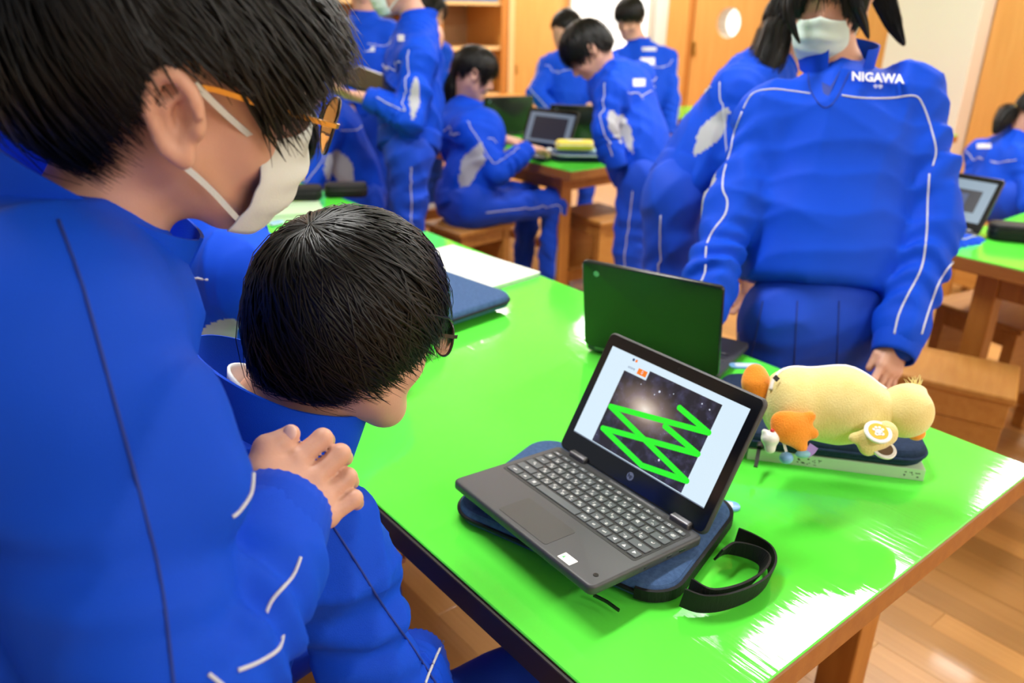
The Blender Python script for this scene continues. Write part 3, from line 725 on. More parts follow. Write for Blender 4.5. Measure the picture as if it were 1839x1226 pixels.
# pencil case stack behind the laptop
B0, B1 = atz(1340, 824, .70), atz(1658, 864, .70); e1 = nrm(B1-B0); e2 = A3(-e1[1], e1[0], 0)
bk = empty('textbook', tuple(B1-e1*.137+e2*.095), math.atan2(e1[1], e1[0]), 'pale green textbook at the bottom of the duck pencil case stack', 'book')
MB().bbox((-.137, -.095, 0), (.137, .095, .0022), .0008).build('cover', 'book_green', bk); MB().bbox((-.137, -.095, .0185), (.137, .095, .0207), .0008).build('cover', 'book_green', bk)
MB().bbox((-.137, -.0955, .0), (.137, -.093, .0207), .0008).build('spine', 'book_green', bk); MB().box((-.135, -.092, .0023), (.135, .092, .0184)).build('pages', 'book_pages', bk)
sp = MB()
random.seed(5)
for x0, n in ((-.012-.045, 5), (.108, 3)):
    for i in range(n):
        x = x0+i*.0085
        for k in range(4):
            a, b2 = random.uniform(-.003, .001), random.uniform(.004, .014)
            sp.box((x+a, -.0958, b2), (x+a+random.uniform(.0012, .004), -.09545, b2+random.uniform(.0008, .002)))
sp.build('spine_lettering', 'ink', bk)
s2c = B1-e1*.158+e2*.118
sl2 = sleeve('laptop_sleeve', 'dark navy laptop sleeve under the plush duck pencil case', s2c, e1, .325, .245, .721, .752, 'denim_dark')
def on2(px, py, z): return atz(px, py, z)
Pz = [atz(1372, 795, .748), atz(1366, 822, .735), atz(1358, 836, .722)]
t = empty('zipper_charm', tuple(atz(1362, 822, .722)), 0, 'black zip puller hanging from the navy sleeve', 'charm'); b0 = A3(*t.location)
V, Fc = ribbon([atz(1364, 800, .742)-b0, atz(1360, 822, .733)-b0, atz(1357, 838, .727)-b0], e1, .006, .003); mesh_obj('strap', V, Fc, 'black_plastic', t)
V, Fc = tube([atz(1366, 796, .745)-b0, atz(1364, 804, .742)-b0], .005, 10); mesh_obj('clip', V, Fc, 'black_plastic', t)
# plush duck
D = 1.235
root = at(1480, 775, D)
dk = empty('duck_pencil_case', tuple(A3(*root)), 0, 'yellow plush duck pencil case with orange feet lying on its side', 'pencil case'); rb = A3(*root)
toC = -cdir(.5, -.4, 1)
T = lambda px, py, d: at(px, py, d)-rb
og = Org(.0014, 3, 90)
og.cone(T(1440, 725, D), T(1515, 729, D-.004), .0535, .052, .03).cone(T(1515, 729, D-.004), T(1572, 738, D-.012), .052, .033, .03)
og.ell(T(1406, 728, D), (.022, .046, .050), RT, UP, .03)
V, Fc = og.mesh(.0035); bd = mesh_obj('body', V, Fc, 'plush', dk, True)
og2 = Org(.0006, 4, 60); og2.ell(T(1625, 738, D-.02), (.041, .040, .038), RT, UP, .01).ell(T(1640, 700, D-.015), (.018, .008, .012), RT, UP, .012)
V, Fc = og2.mesh(.003); mesh_obj('head', V, Fc, 'plush', dk, True)
# zip line over the body
P = smooth_path([T(1385, 700, D-.02), T(1400, 676, D-.01), T(1440, 664, D), T(1500, 668, D), T(1550, 690, D-.005), T(1582, 712, D-.01)], 30); P = og.snap(P, .0005)
V, Fc = tube(P, .0032, 6); mesh_obj('zipper', V, Fc, 'badge_white', bd, True)
V, Fc = ribbon([T(1391, 682, D-.03), T(1397, 676, D-.03)], UP, .008, .002); mesh_obj('zip_pull', V, Fc, 'black_plastic', bd)
f = Org(.0008, 5, 70); f.cone(T(1362, 720, D), T(1357, 682, D+.005), .010, .019, .02, flat=FW, ratio=1.5).cone(T(1357, 690, D), T(1356, 668, D+.005), .018, .009, .02, flat=FW, ratio=1.4)
V, Fc = f.mesh(.003); mesh_obj('foot', V, Fc, 'plush_orange', dk, True)
f = Org(.0008, 6, 70); dd_ = D-.062
f.cone(T(1400, 755, dd_), T(1420, 765, dd_), .012, .017, .015, flat=FW, ratio=1.6)
for a, b in ((1455, 748), (1460, 778), (1440, 803)): f.cone(T(1415, 768, dd_), T(a, b, dd_), .019, .0085, .012, flat=FW, ratio=1.7)
V, Fc = f.mesh(.0028); mesh_obj('foot', V, Fc, 'plush_orange', dk, True)
wg = Org(.0008, 7, 70); dw = D-.066
wg.cone(T(1590, 778, dw), T(1566, 792, dw), .019, .018, .012, flat=FW, ratio=1.6).cone(T(1575, 785, dw), T(1533, 786, dw), .013, .008, .012, flat=FW, ratio=1.5).cone(T(1570, 790, dw), T(1557, 806, dw), .012, .009, .012, flat=FW, ratio=1.5)
V, Fc = wg.mesh(.0028); mesh_obj('wing', V, Fc, 'plush', dk, True)
bkk = Org(.0004, 8, 70); bkk.ell(T(1645, 777, D-.022), (.014, .012, .012), RT, UP, .01)
V, Fc = bkk.mesh(.0025); mesh_obj('beak', V, Fc, 'plush_orange', dk, True)
mb = MB()
for i in range(26):
    a = T(1640+random.uniform(-10, 12), 696, D-.015); b = a+UP*random.uniform(.008, .02)+RT*random.uniform(-.012, .012)
    mb.tube([a, (a+b)/2+RT*.001, b], [.0008, .0007, .0002], 4, False)
mb.build('tuft', 'plush', dk)
def badge(label, px, py, d, nrm_, r, cols):
    c = at(px, py, d); x = nrm(np.cross(UP, nrm_)); t = empty('button_badge', (0, 0, 0), 0, label, 'badge'); t.matrix_world = frame(c, x, np.cross(nrm_, x))
    V, Fc = tube([(0, 0, -.003), (0, 0, 0), (0, 0, .001)], [r*.97, r, r*.94], 32); mesh_obj('rim', V, Fc, cols[0], t)
    V, Fc = tube([(0, 0, .001), (0, 0, .0016)], r*.70, 32); o = mesh_obj('disc', V, Fc, cols[1], t)
    return t
bn = nrm(-FW*.75+UP*.65)
t = badge('round white button badge with a yellow centre on the duck wing', 1577, 775, dw-.013, bn, .0195, ('badge_white', 'badge_yellow'))
mb = MB()
for x, y, r in ((0, -.002, .0055), (-.006, .003, .0022), (-.002, .0062, .0022), (.003, .006, .0022), (.0065, .0025, .0022), (.004, -.005, .003), (-.004, -.005, .003)):
    V, Fc = tube([(x, y, .0016), (x, y, .0022)], r, 14); mb.add(V, Fc)
mb.build('emblem', 'badge_white', t)
badge('second round badge half hidden under the duck wing', 1588, 806, dw-.004, nrm(-FW*.6+UP*.6), .017, ('badge_white', 'badge_brown'))
# charms at the duck's tail
t = empty('plush_charm', tuple(at(1383, 787, dd_)), 0, 'small white plush charm hanging below the duck foot', 'charm')
c = Org(.0006, 9, 80); c.ell((0, 0, 0), (.013, .012, .014), RT, UP, .006).ell(UP*.010-RT*.008, (.004, .004, .006), RT, UP, .004).ell(UP*.010+RT*.006, (.004, .004, .006), RT, UP, .004).ell(-UP*.014, (.008, .008, .008), RT, UP, .006)
V, Fc = c.mesh(.002); mesh_obj('body', V, Fc, 'badge_white', t, True)
c = Org(); c.ell(UP*.012+RT*.001-FW*.006, (.003, .003, .003), RT, UP); V, Fc = c.mesh(.0012); mesh_obj('red_bead', V, Fc, 'red', t, True)
t = empty('glass_bead_charm', tuple(at(1412, 822, dd_+.005)), 0, 'grey bead charm on a pale strap beside the duck foot', 'charm')
c = Org(); c.ell((0, 0, 0), (.010, .009, .010), RT, UP); V, Fc = c.mesh(.0015); mesh_obj('bead', V, Fc, 'blue_plastic', t, True)
V, Fc = ribbon([UP*.009, UP*.02-RT*.003, UP*.036-RT*.009], RT, .004, .001); mesh_obj('strap', V, Fc, 'badge_white', t)
t = empty('ribbon_charm', tuple(at(1442, 815, dd_)), 0, 'turquoise and purple ribbon charm at the toes of the duck', 'charm')
c = Org(); c.ell((0, 0, 0), (.011, .006, .006), RT, UP); V, Fc = c.mesh(.0015); mesh_obj('bead', V, Fc, 'light_blue', t, True)
V, Fc = ribbon([RT*.004, RT*.012+UP*.006, RT*.016+UP*.012], UP, .014, .0015); mesh_obj('ribbon', V, Fc, 'purple', t)
p = atz(1334, 688, .72); name_tag('light blue plastic name tag behind the laptop beside the orange foot', p, math.radians(-40), .755)
# white notebook and navy sleeve beyond the seated boy
c1, c2 = atz(973, 490, .71), atz(835, 447, .71); e = nrm(c1-c2); n2 = A3(e[1], -e[0], 0)
L = np.linalg.norm(c1-c2); nb = empty('notebook', tuple(c1-e*.18+n2*.12-A3(0, 0, .01)), math.atan2(e[1], e[0]), 'white notebook under the navy sleeve beyond the seated boy', 'book')
MB().bbox((-.18, -.115, .0), (.18, .115, .004), .001).build('cover', 'book_green', nb); MB().bbox((-.178, -.113, .004), (.178, .113, .012), .001).build('pages', 'paper', nb); MB().bbox((-.18, -.115, .012), (.18, .115, .014), .001).build('cover', 'paper', nb)
d1_, = (atz(918, 527, .745),)
sl3 = sleeve('laptop_sleeve', 'navy laptop sleeve on the white notebook beyond the seated boy', d1_-e*.15+n2*.115, e, .32, .25, .7145, .745, 'denim')

# ================================================================== people
def hair(parent, base, c, hr, hf, hu, s, zend, whorl, n=900, seed=1, r=.0011, rad=(.083, .103, .094), thick=.012, ragged=.012, grav=(0, 0, 0), swirl=.25, name='hair', lift=.004, stray=.0, cy=-.010):
    """strands running over the skull from the whorl down to a cut line zend(azimuth); azimuth 0 = face, pi = nape, + = the person's right"""
    g = np.random.default_rng(seed); R = A3(*rad); C = A3(0, cy, .032); wv = nrm(whorl)
    a1 = nrm(np.cross(wv, (1, 0, 0.01))); a2 = np.cross(wv, a1)
    TH = np.linspace(0, math.radians(165), 60)
    def shape(u, off):
        q = u.copy(); low = q[..., 2] < 0
        hz = np.sqrt(np.maximum(1-q[..., 2]**2, 1e-6)); want = np.sqrt(np.maximum(1-.55*q[..., 2]**2, 0))
        k = np.where(low, want/hz*np.minimum(1, hz/.35), 1); q = q*np.stack([k, k, np.ones_like(k)], -1)
        return C+q*(R+np.asarray(off)[..., None])
    def paths(phi, sw):
        ph = phi[:, None]+sw[:, None]*TH[None]
        return np.cos(TH)[None, :, None]*wv+np.sin(TH)[None, :, None]*(np.cos(ph)[..., None]*a1+np.sin(ph)[..., None]*a2)
    def endix(u, jit):
        p = shape(u, np.zeros(u.shape[:2])); az = np.arctan2(p[..., 0], p[..., 1])
        lim = zend(az)+jit[:, None]; below = p[..., 2] < lim; below[:, :4] = False
        ix = np.argmax(below, 1); ix[~below.any(1)] = len(TH)-1; return ix
    parts = []
    # cap
    m = 72; phi = np.linspace(0, 2*np.pi, m, endpoint=False); sw = np.zeros(m); u = paths(phi, sw); ix = endix(u, np.full(m, .006)); K = 22
    T = np.linspace(0, 1, K)[None]*TH[ix][:, None]
    ui = np.cos(T)[..., None]*wv+np.sin(T)[..., None]*(np.cos(phi)[:, None, None]*a1+np.sin(phi)[:, None, None]*a2)
    P = shape(ui, np.full(T.shape, -.003)); V = P.reshape(-1, 3)
    I = np.arange(m); J = (I+1) % m; Fc = np.concatenate([np.stack([I*K+k, J*K+k, J*K+k+1, I*K+k+1], 1) for k in range(K-1)])
    parts.append((V, Fc))
    # strands
    phi = g.uniform(0, 2*np.pi, n); clump = np.round(phi*26)/26; phi = phi*.55+clump*.45+g.normal(0, .02, n)
    sw = swirl*g.normal(.6, .8, n); u = paths(phi, sw); ix = endix(u, g.normal(0, ragged, n)+ragged*.8*np.sin(phi*17))
    te = TH[ix]; t0 = te*g.uniform(0, .72, n)**1.0*(g.random(n) < .78); K = 9
    S = np.linspace(0, 1, K)[None]; T = t0[:, None]+(te-t0)[:, None]*S
    ph = phi[:, None]+sw[:, None]*T
    ui = np.cos(T)[..., None]*wv+np.sin(T)[..., None]*(np.cos(ph)[..., None]*a1+np.sin(ph)[..., None]*a2)
    off = -.002+g.uniform(0, thick, n)[:, None]*np.sin(np.minimum(S*1.7, 1.57))+lift*S**2*g.normal(.6, .7, n)[:, None]
    off = off+stray*(g.random(n) < .05)[:, None]*S*g.uniform(.3, 1, n)[:, None]
    P = shape(ui, off)+(S**2)[..., None]*A3(*grav)*g.uniform(.4, 1.1, n)[:, None, None]
    P = P+np.cumsum(g.normal(0, .0011, P.shape), 1)
    Tn = np.gradient(P, axis=1); Tn /= np.linalg.norm(Tn, axis=-1, keepdims=True)+1e-9
    N = P-C; N = N-(N*Tn).sum(-1, keepdims=True)*Tn; N /= np.linalg.norm(N, axis=-1, keepdims=True)+1e-9; B = np.cross(Tn, N)
    w = (r*g.uniform(.6, 1.5, n))[:, None]*np.array([.9, 1, 1, 1, 1, 1, .9, .7, .15])[None]
    ring = [P+B*w[..., None]*1.3, P+N*w[..., None]*.8, P-B*w[..., None]*1.3]
    V = np.stack(ring, 2).reshape(-1, 3); I = np.arange(n)[:, None]*K*3+np.arange(K-1)[None]*3; I = I.ravel()
    Fc = np.concatenate([np.stack([I+a, I+b, I+3+b, I+3+a], 1) for a, b in ((0, 1), (1, 2))])
    parts.append((V, Fc)); V, Fc = join_vf(parts)
    Rm = np.stack([hr, hf, hu]); V = A3(*c)-A3(*base)+s*(V@Rm)
    return mesh_obj(name, V, Fc, 'hair', parent, True)
def tail(parent, base, P, R, n=300, seed=3, name='ponytail', r=.0012):
    g = np.random.default_rng(seed); P = smooth_path(P, 24); R = np.interp(np.linspace(0, 1, len(P)), np.linspace(0, 1, len(R)), R)
    V, Fc = tube(P, R*.85, 10); parts = MB(); parts.add(V, Fc); m = len(P)
    T = np.gradient(P, axis=0); T /= np.linalg.norm(T, axis=1, keepdims=True); u = nrm(np.cross(T[0], (.3, .9, .2))); v = np.cross(T[0], u)
    for i in range(n):
        a, q = g.uniform(0, 6.28), g.uniform(.75, 1.1); e = int(m*g.uniform(.7, 1)); st = g.integers(0, 4); d = math.cos(a)*u+math.sin(a)*v; dr = g.normal(0, .25)
        pts = [P[j]+(math.cos(a+dr*j/m)*u+math.sin(a+dr*j/m)*v)*R[j]*q for j in range(st, e, 2)]
        if len(pts) > 2:
            Vt, Ft = tube(pts, np.linspace(r, r*.3, len(pts)), 3, False); parts.add(Vt, Ft)
    o = mesh_obj(name, np.array(parts.v)-A3(*base), parts.f, 'hair', parent, True); return o
def hand_prims(og, wr, d, b, t, s=1.0, curl=(.25, .35, .3), spread=.06, thumb=(.5, .35)):
    d = nrm(d); b = nrm(b-d*np.dot(b, d)); t0 = np.cross(b, d); t = t0 if np.dot(t0, t) > 0 else -t0; tips = []
    og.cone(wr-d*.03*s, wr+d*.012*s, .021*s, .022*s, .012, flat=b, ratio=1.35)
    for off, l1, l2, l3, rr, kn in ((.029, .040, .024, .019, .0088, .080), (.0095, .044, .027, .020, .0090, .084), (-.0095, .040, .025, .020, .0085, .081), (-.027, .031, .019, .017, .0075, .074)):
        k = wr+(d*kn+t*off)*s; og.cone(wr+(t*off*.55+d*.01)*s, k, .017*s, .0115*s, .014)
        ang = 0; p = k; dd = nrm(d+t*off*spread*40)
        for l, ra, rb_, cu in ((l1, rr, rr*.95, curl[0]), (l2, rr*.95, rr*.88, curl[1]), (l3, rr*.88, rr*.75, curl[2])):
            ang += cu; q = p+(dd*math.cos(ang)-b*math.sin(ang))*l*s; og.cone(p, q, ra*s, rb_*s, .004); p = q
        tips.append(p)
    p = wr+(d*.022+t*.022-b*.006)*s; og.cone(wr+t*.012*s, p, .017*s, .015*s, .012)
    a = thumb[0]; q = p+(d*math.cos(a)+t*math.sin(a)-b*.25)*.036*s; og.cone(p, q, .014*s, .0105*s, .008); a -= thumb[1]
    e = q+(d*math.cos(a)+t*math.sin(a)-b*.3)*.034*s; og.cone(q, e, .0105*s, .0085*s, .004); tips.append(e)
    return tips
def head_org(c, hr, hf, hu, s0, nb, ears=True, es=1.0):
    s = s0
    og = Org(); L = lambda x, y, z: c+s*(x*hr+y*hf+z*hu); E = lambda cc, rad, k=.02, op='u': og.ell(cc, A3(*rad)*s, hr, hf, k*s, op)
    E(L(0, -.012, .035), (.073, .094, .084)); E(L(0, .030, -.028), (.060, .060, .080), .03)
    for q in (-1, 1):
        og.cone(L(q*.050, -.004, -.048), L(q*.020, .058, -.096), .020*s, .019*s, .03*s); E(L(q*.036, .056, -.030), (.026, .024, .026), .02)
    E(L(0, .070, -.098), (.019, .017, .016), .025)
    og.cone(L(0, .086, .012), L(0, .103, -.024), .007*s, .0105*s, .012*s)
    for q in (-1, 1): E(L(q*.010, .094, -.028), (.008, .008, .007), .008)
    E(L(0, .089, -.052), (.020, .007, .0065), .006); E(L(0, .087, -.064), (.017, .008, .007), .006)
    for q in (-1, 1): E(L(q*.033, .096, .010), (.018, .014, .011), .02, 's')
    og.cone(L(0, -.022, -.05), nb, .049*s, .054*s, .03); og.cone(nb, nb+(nb-c)*.3, .056*s, .08*s, .03)
    if ears:
        for q in (-1, 1):
            ex = nrm(hr*q*.9-hf*.45); ey = nrm(hu*.96-hf*.25); ez = np.cross(ex, ey)
            eo = L(q*.075, -.010, -.006)
            hy = nrm(hf-ex*np.dot(hf, ex)); s = s0*es
            og.ell(eo+ex*.008*s, A3(.009, .031, .020)*s, ex, ey, .010*s)
            rim = [eo+ex*.018*s+s*(ey*.031*math.sin(a)+hy*.019*math.cos(a)*(1 if math.sin(a) > -.3 else .8)) for a in np.radians(np.linspace(15, 262, 14))]
            og.chain(rim, np.linspace(.0044, .0056, 14)*s, .005*s)
            og.ell(eo+ex*.014*s-ey*.031*s+hy*.004*s, A3(.006, .010, .009)*s, ex, ey, .006*s)
            og.ell(eo+ex*.026*s+ey*.001*s+hy*.001*s, A3(.018, .019, .0115)*s, ex, ey, .004*s, 's')
            og.chain([eo+ex*.013*s+s*(ey*.020+hy*.006), eo+ex*.015*s+s*(ey*.004-hy*.008), eo+ex*.014*s+s*(-ey*.014-hy*.004)], A3(.003, .0036, .003)*s, .004*s)
            og.ell(eo+ex*.012*s-ey*.004*s+hy*.016*s, A3(.006, .008, .005)*s, ex, ey, .005*s); s = s0
    return og
def face_mask(parent, base, c, hr, hf, hu, s, m, strap=True, drop=0, ext=.78):
    L = lambda x, y, z: c-base+s*(x*hr+y*hf+z*hu); nu, nv = 33, 21; V = []
    for lay in (0, 1):
        for j in range(nv):
            v = j/(nv-1); z = -.010-.104*v-drop; yc = .125-.012*abs(2*v-.8)-.014*max(0, v-.7)/.3; wd = .058+.010*math.sin(v*math.pi)
            for i in range(nu):
                u = -1+2*i/(nu-1); a = u*math.pi/2*ext; x = wd*math.sin(a)*1.0; y = .022+(yc-.022)*max(0, math.cos(a))**.75
                pl = .0016*math.sin(v*math.pi*2*3.5)*math.cos(a)
                zz = z+.016*abs(u)**2*(.5-v)*-1.0+(.014*(1-abs(u))**2*(1-v) if True else 0)
                V.append(L(x*(1-.012*lay), y+pl-.0015*lay-.002*0, zz))
    n = nu*nv; Fc = []
    for j in range(nv-1):
        for i in range(nu-1):
            a = j*nu+i; Fc += [(a, a+1, a+nu+1, a+nu), (n+a, n+a+nu, n+a+nu+1, n+a+1)]
    ring = [i for i in range(nu)]+[j*nu+nu-1 for j in range(1, nv)]+[(nv-1)*nu+i for i in range(nu-2, -1, -1)]+[j*nu for j in range(nv-2, 0, -1)]
    for k in range(len(ring)): a, b = ring[k], ring[(k+1) % len(ring)]; Fc.append((b, a, n+a, n+b))
    o = mesh_obj('face_mask', V, Fc, m, parent, True)
    if strap:
        for q in (-1, 1):
            for z0, z1, yb in ((-.026-drop, .020, -.004), (-.098-drop, -.034, -.016)):
                P = smooth_path([L(q*.050, .072, z0-.004), L(q*.061, .052, z0*.8+z1*.2), L(q*.073, .022, z0*.42+z1*.58), L(q*.083, yb-.004, z1)], 14)
                W_ = np.cross(np.gradient(P, axis=0), hr); V, Fc = ribbon(P, W_, .005*s, .001); mesh_obj('ear_loop', V, Fc, m, o)
    return o
def glasses(parent, base, c, hr, hf, hu, s, temple='gold', rim='dark_frame', down=0, fwd=0, big=1.0):
    L = lambda x, y, z: c-base+s*(x*hr+(y+fwd*max(0, y)/.116)*hf+z*hu); g = empty('glasses', (0, 0, 0)); g.parent = parent; tag(g)
    for q in (-1, 1):
        P = [L(q*.034+.027*big*math.cos(a), .116-.012*(abs(q*.034+.027*math.cos(a))/.06)**2, .004-down+.0215*big*math.sin(a)*(1 if math.sin(a) > 0 else 1.05)) for a in np.linspace(0, 2*np.pi, 33)]
        V, Fc = tube(P, .0017*s, 6, False); mesh_obj('rim', V, Fc, rim, g, True)
        P = np.array(P[:-1]); ce = P.mean(0); V = [ce+hf*.0006]+[p for p in P]+[ce-hf*.0006]+[p-hf*.001 for p in P]; n = len(P)
        Fc = [(0, 1+i, 1+(i+1) % n) for i in range(n)]+[(n+1, n+2+(i+1) % n, n+2+i) for i in range(n)]; mesh_obj('lens', V, Fc, 'lens', g, True)
        P = smooth_path([L(q*.061, .108, .012-down), L(q*.068, .098, .013-down), L(q*.076, .045, .016-down*.5), L(q*.079, .0, .018), L(q*.078, -.02, .004)], 16)
        V, Fc = ribbon(P, hu, .0042*s, .0013*s); mesh_obj('temple', V, Fc, temple, g)
    P = [L(x, .119+.002*math.cos(x*200), .010-down) for x in np.linspace(-.008, .008, 5)]; V, Fc = tube(P, .0014*s, 6); mesh_obj('bridge', V, Fc, rim, g, True)
    return g
def band(P0, P1, r0, r1, th, n=36, rings=5, rib=0, open_=(0, 0), bulge=0, flat=None, ratio=1):
    """short open tube (cuff or collar) with wall thickness, from ring P0 to ring P1"""
    ax = nrm(P1-P0); u = nrm(np.cross(ax, (.31, .2, .93))); 
    if flat is not None: u = nrm(flat-ax*np.dot(flat, ax))
    v = np.cross(ax, u); V = []; prof = []
    for k in range(rings+1): t = k/rings; prof.append((t, 0))
    for k in range(rings, -1, -1): prof.append((k/rings, -th))
    for t, ins in prof:
        c = P0+(P1-P0)*t; r = r0+(r1-r0)*t+ins+bulge*math.sin(math.pi*t)
        for i in range(n):
            a = 2*math.pi*i/n; rr = r+(rib*math.cos(a*n/2) if ins == 0 else 0); V.append(c+rr*(math.cos(a)*u*ratio+math.sin(a)*v))
    m = len(prof); Fc = [(k*n+i, k*n+(i+1) % n, ((k+1) % m)*n+(i+1) % n, ((k+1) % m)*n+i) for k in range(m) for i in range(n)]
    return V, Fc
def collar(cent, up, front, rx, ry, h, th=.0035, gap=25, flare=.0, tilt=0, spread=0, n=44, low=0):
    """stand-up collar: open at the front by gap degrees"""
    up = nrm(up); fr = nrm(front-up*np.dot(front, up)); rt = np.cross(fr, up); V = []; prof = []; K = 6
    for k in range(K+1): prof.append((k/K, 0))
    for k in range(K, -1, -1): prof.append((k/K, -th))
    A = np.radians(np.linspace(gap/2, 360-gap/2, n))
    for t, ins in prof:
        for a in A:
            fro = max(0, math.cos(a)); e = 1+flare*t
            g = .0+spread*t*fro
            p = cent+fr*(math.cos(a)*(ry*e+ins)+g)+rt*(math.sin(a)*(rx*e+ins))+up*(h*t*(1-low*fro**2)-tilt*math.cos(a))
            V.append(p)
    m = len(prof); Fc = [(k*n+i, k*n+i+1, ((k+1) % m)*n+i+1, ((k+1) % m)*n+i) for k in range(m) for i in range(n-1)]
    Fc += [tuple(k*n for k in range(m)), tuple(k*n+n-1 for k in range(m-1, -1, -1))]
    return V, Fc
def biggest(Fc, mask):
    I = np.flatnonzero(mask); f = Fc[I]; lab = np.full(Fc.max()+1, 10**9); u = np.unique(f); lab[u] = u
    for _ in range(400):
        m = lab[f].min(1); new = lab.copy(); np.minimum.at(new, f.ravel(), np.repeat(m, 4))
        if (new == lab).all(): break
        lab = new
    l = lab[f[:, 0]]; v, n = np.unique(l, return_counts=True); out = np.zeros_like(mask); out[I[l == v[n.argmax()]]] = True; return out
def split_faces(V, Fc, mask):
    f = Fc[mask]; u, inv = np.unique(f, return_inverse=True); return V[u], inv.reshape(f.shape)
def person(label, S):
    """S: joints in world space (nb, ch, pe, sh/el/wr/hip/kn/an with R and L), head c, hf, optional extras"""
    g = S.get; s = g('s', .95); c = A3(*S['head']); hf = nrm(S['hf']); hup = nrm(g('hu', (0, 0, 1))); hu = nrm(hup-hf*np.dot(hup, hf)); hr = np.cross(hf, hu)
    nb, ch, pe = A3(*S['nb']), A3(*S['ch']), A3(*S['pe']); fr = nrm(S['fr']); q = g('q', .010); b = A3(pe[0], pe[1], 0) if 'base' not in S else A3(*S['base'])
    root = empty('person', tuple(b), 0, label, 'person'); J = {k: A3(*v) for k, v in S.items() if k[:2] in ('sh', 'el', 'wr', 'hi', 'kn', 'an') and len(k) == 3}
    J.update({k: A3(*v) for k, v in S.items() if k in ('hipR', 'hipL')})
    lat = nrm(J['shR']-J['shL']); axis = nrm(nb-pe)
    frt = nrm(fr-lat*np.dot(fr, lat)); frt = nrm(frt-axis*np.dot(frt, axis))
    if 'hipR' not in J: J['hipR'] = pe+nrm(A3(lat[0], lat[1], 0))*.085-A3(0, 0, .02); J['hipL'] = pe-nrm(A3(lat[0], lat[1], 0))*.085-A3(0, 0, .02)
    # ---- body (skin): head, neck, hands and the limbs under the clothes
    hd = head_org(c, hr, hf, hu, s, nb, g('ears', True), g('es', .85)); parts = [hd.mesh(g('hq', .006))]
    co_ = Org(); co_.cone(nb, ch, .045, .07, .03).cone(ch, pe, .075, .08, .03)
    for k in 'RL':
        co_.cone(nb*.4+J['sh'+k]*.6, J['sh'+k], .03, .03, .02).cone(J['sh'+k], J['el'+k], .030, .024, .01).cone(J['el'+k], J['wr'+k], .024, .018, .01)
        co_.cone(J['hip'+k], J['kn'+k], .05, .035, .03).cone(J['kn'+k], J['an'+k], .035, .028, .01)
    parts.append(co_.mesh(.014))
    for k in 'RL':
        if g('hand'+k) is None: continue
        ho = Org(); H = S['hand'+k]
        if callable(H): H(ho)
        else:
            d, bk_, th = H[:3]; hand_prims(ho, J['wr'+k]+(nrm(d) if g('hoff'+k, .012) > 0 else nrm(J['wr'+k]-J['el'+k]))*g('hoff'+k, .012), A3(*d), A3(*bk_), A3(*th), g('hs', .92), *(H[3:] if len(H) > 3 else ()))
        parts.append(ho.mesh(g('handq', .004)))
    V, Fc = join_vf(parts); body = mesh_obj('body', V-b, Fc, 'skin', root, True)
    # ---- jacket
    jk = Org(g('wr', .0035)*2.4, g('seed', 1), g('wf', 80)); rat = g('rat', 1.45); cw = g('cw', .155)
    mid = (ch+pe)/2; sm = (J['shR']+J['shL'])/2
    jk.cone(ch+axis*.03, mid, cw, cw*.99, .05, flat=frt, ratio=rat).cone(mid, pe+axis*.05, cw*.99, cw*g('hem', .98), .05, flat=frt, ratio=rat*.93)
    jk.plane(pe+axis*g('hemz', -.02), -axis+frt*g('hemtilt', 0), .03)
    jk.cone(J['shR']-axis*.02, J['shL']-axis*.02, .058, .058, .05, flat=frt, ratio=1.0)
    jk.cone(nb-axis*.015, sm-axis*.03, .062, .085, .05)
    for k in 'RL': jk.cone(nb-axis*g('trap', .035), J['sh'+k]-axis*.012, .060, .056, .07)
    ar = g('ar', 1.0); f1 = g('fold', .006)
    for k in 'RL':
        a, e, w_ = J['sh'+k], J['el'+k], J['wr'+k]; fd = nrm(np.cross(e-a, fr)+A3(.1, .2, .05))
        jk.cone(a, e, .066*ar, .056*ar, .035, fold=(f1*.8, 3, 1, fd)); jk.cone(e, w_-nrm(w_-e)*.05, .056*ar, .050*ar, .02, fold=(f1, 4.5, 2, fd)); jk.cone(w_-nrm(w_-e)*.055, w_-nrm(w_-e)*.03, .050*ar, .040*ar, .015)
    for z in g('jextra', []): jk.cone(*z)
    V, Fc = jk.mesh(q); pan = np.zeros(len(Fc), bool); pans = []
    # pale mesh panels under the arms
    fcn = V[Fc].mean(1); Vb = V-b
    for k in 'RL':
        if k not in g('panel', 'RL'): continue
        a = J['sh'+k]-axis*g('pan0', .10)-lat*(.035 if k == 'R' else -.035); e_ = a-axis*g('panlen', .17); ab = e_-a; t = np.clip((fcn-a)@ab/(ab@ab), 0, 1); dv = fcn-a-t[:, None]*ab
        out = (dv@lat)*(1 if k == 'R' else -1); side = np.abs(dv@frt)
        pk = (side < g('panw', .034)*np.sin(np.pi*np.clip(t*.9+.08, 0, 1))) & (out > -.01) & (((fcn-a)@ab/(ab@ab)) > 0) & (((fcn-a)@ab/(ab@ab)) < 1)
        if pk.any(): pk = biggest(Fc, pk); pans.append(pk); pan |= pk
    jv, jf = split_faces(Vb, Fc, ~pan); jo = mesh_obj('jacket', jv, jf, 'jersey', root, True)
    for pk in pans: pv, pf = split_faces(Vb, Fc, pk); mesh_obj('side_panel', pv, pf, 'white_mesh_panel', jo, True)
    for k in 'RL':
        w_, e = J['wr'+k], J['el'+k]; ax = nrm(w_-e); cl_ = g('cuff', .06)
        V, Fc = band(w_-ax*(cl_-.012)-b, w_+ax*.012-b, .044*ar, .0385*ar, .003, 64 if q < .008 else 24, 6, .0007 if q < .008 else 0, bulge=.002); mesh_obj('cuff', V, Fc, 'jersey_rib', jo, True)
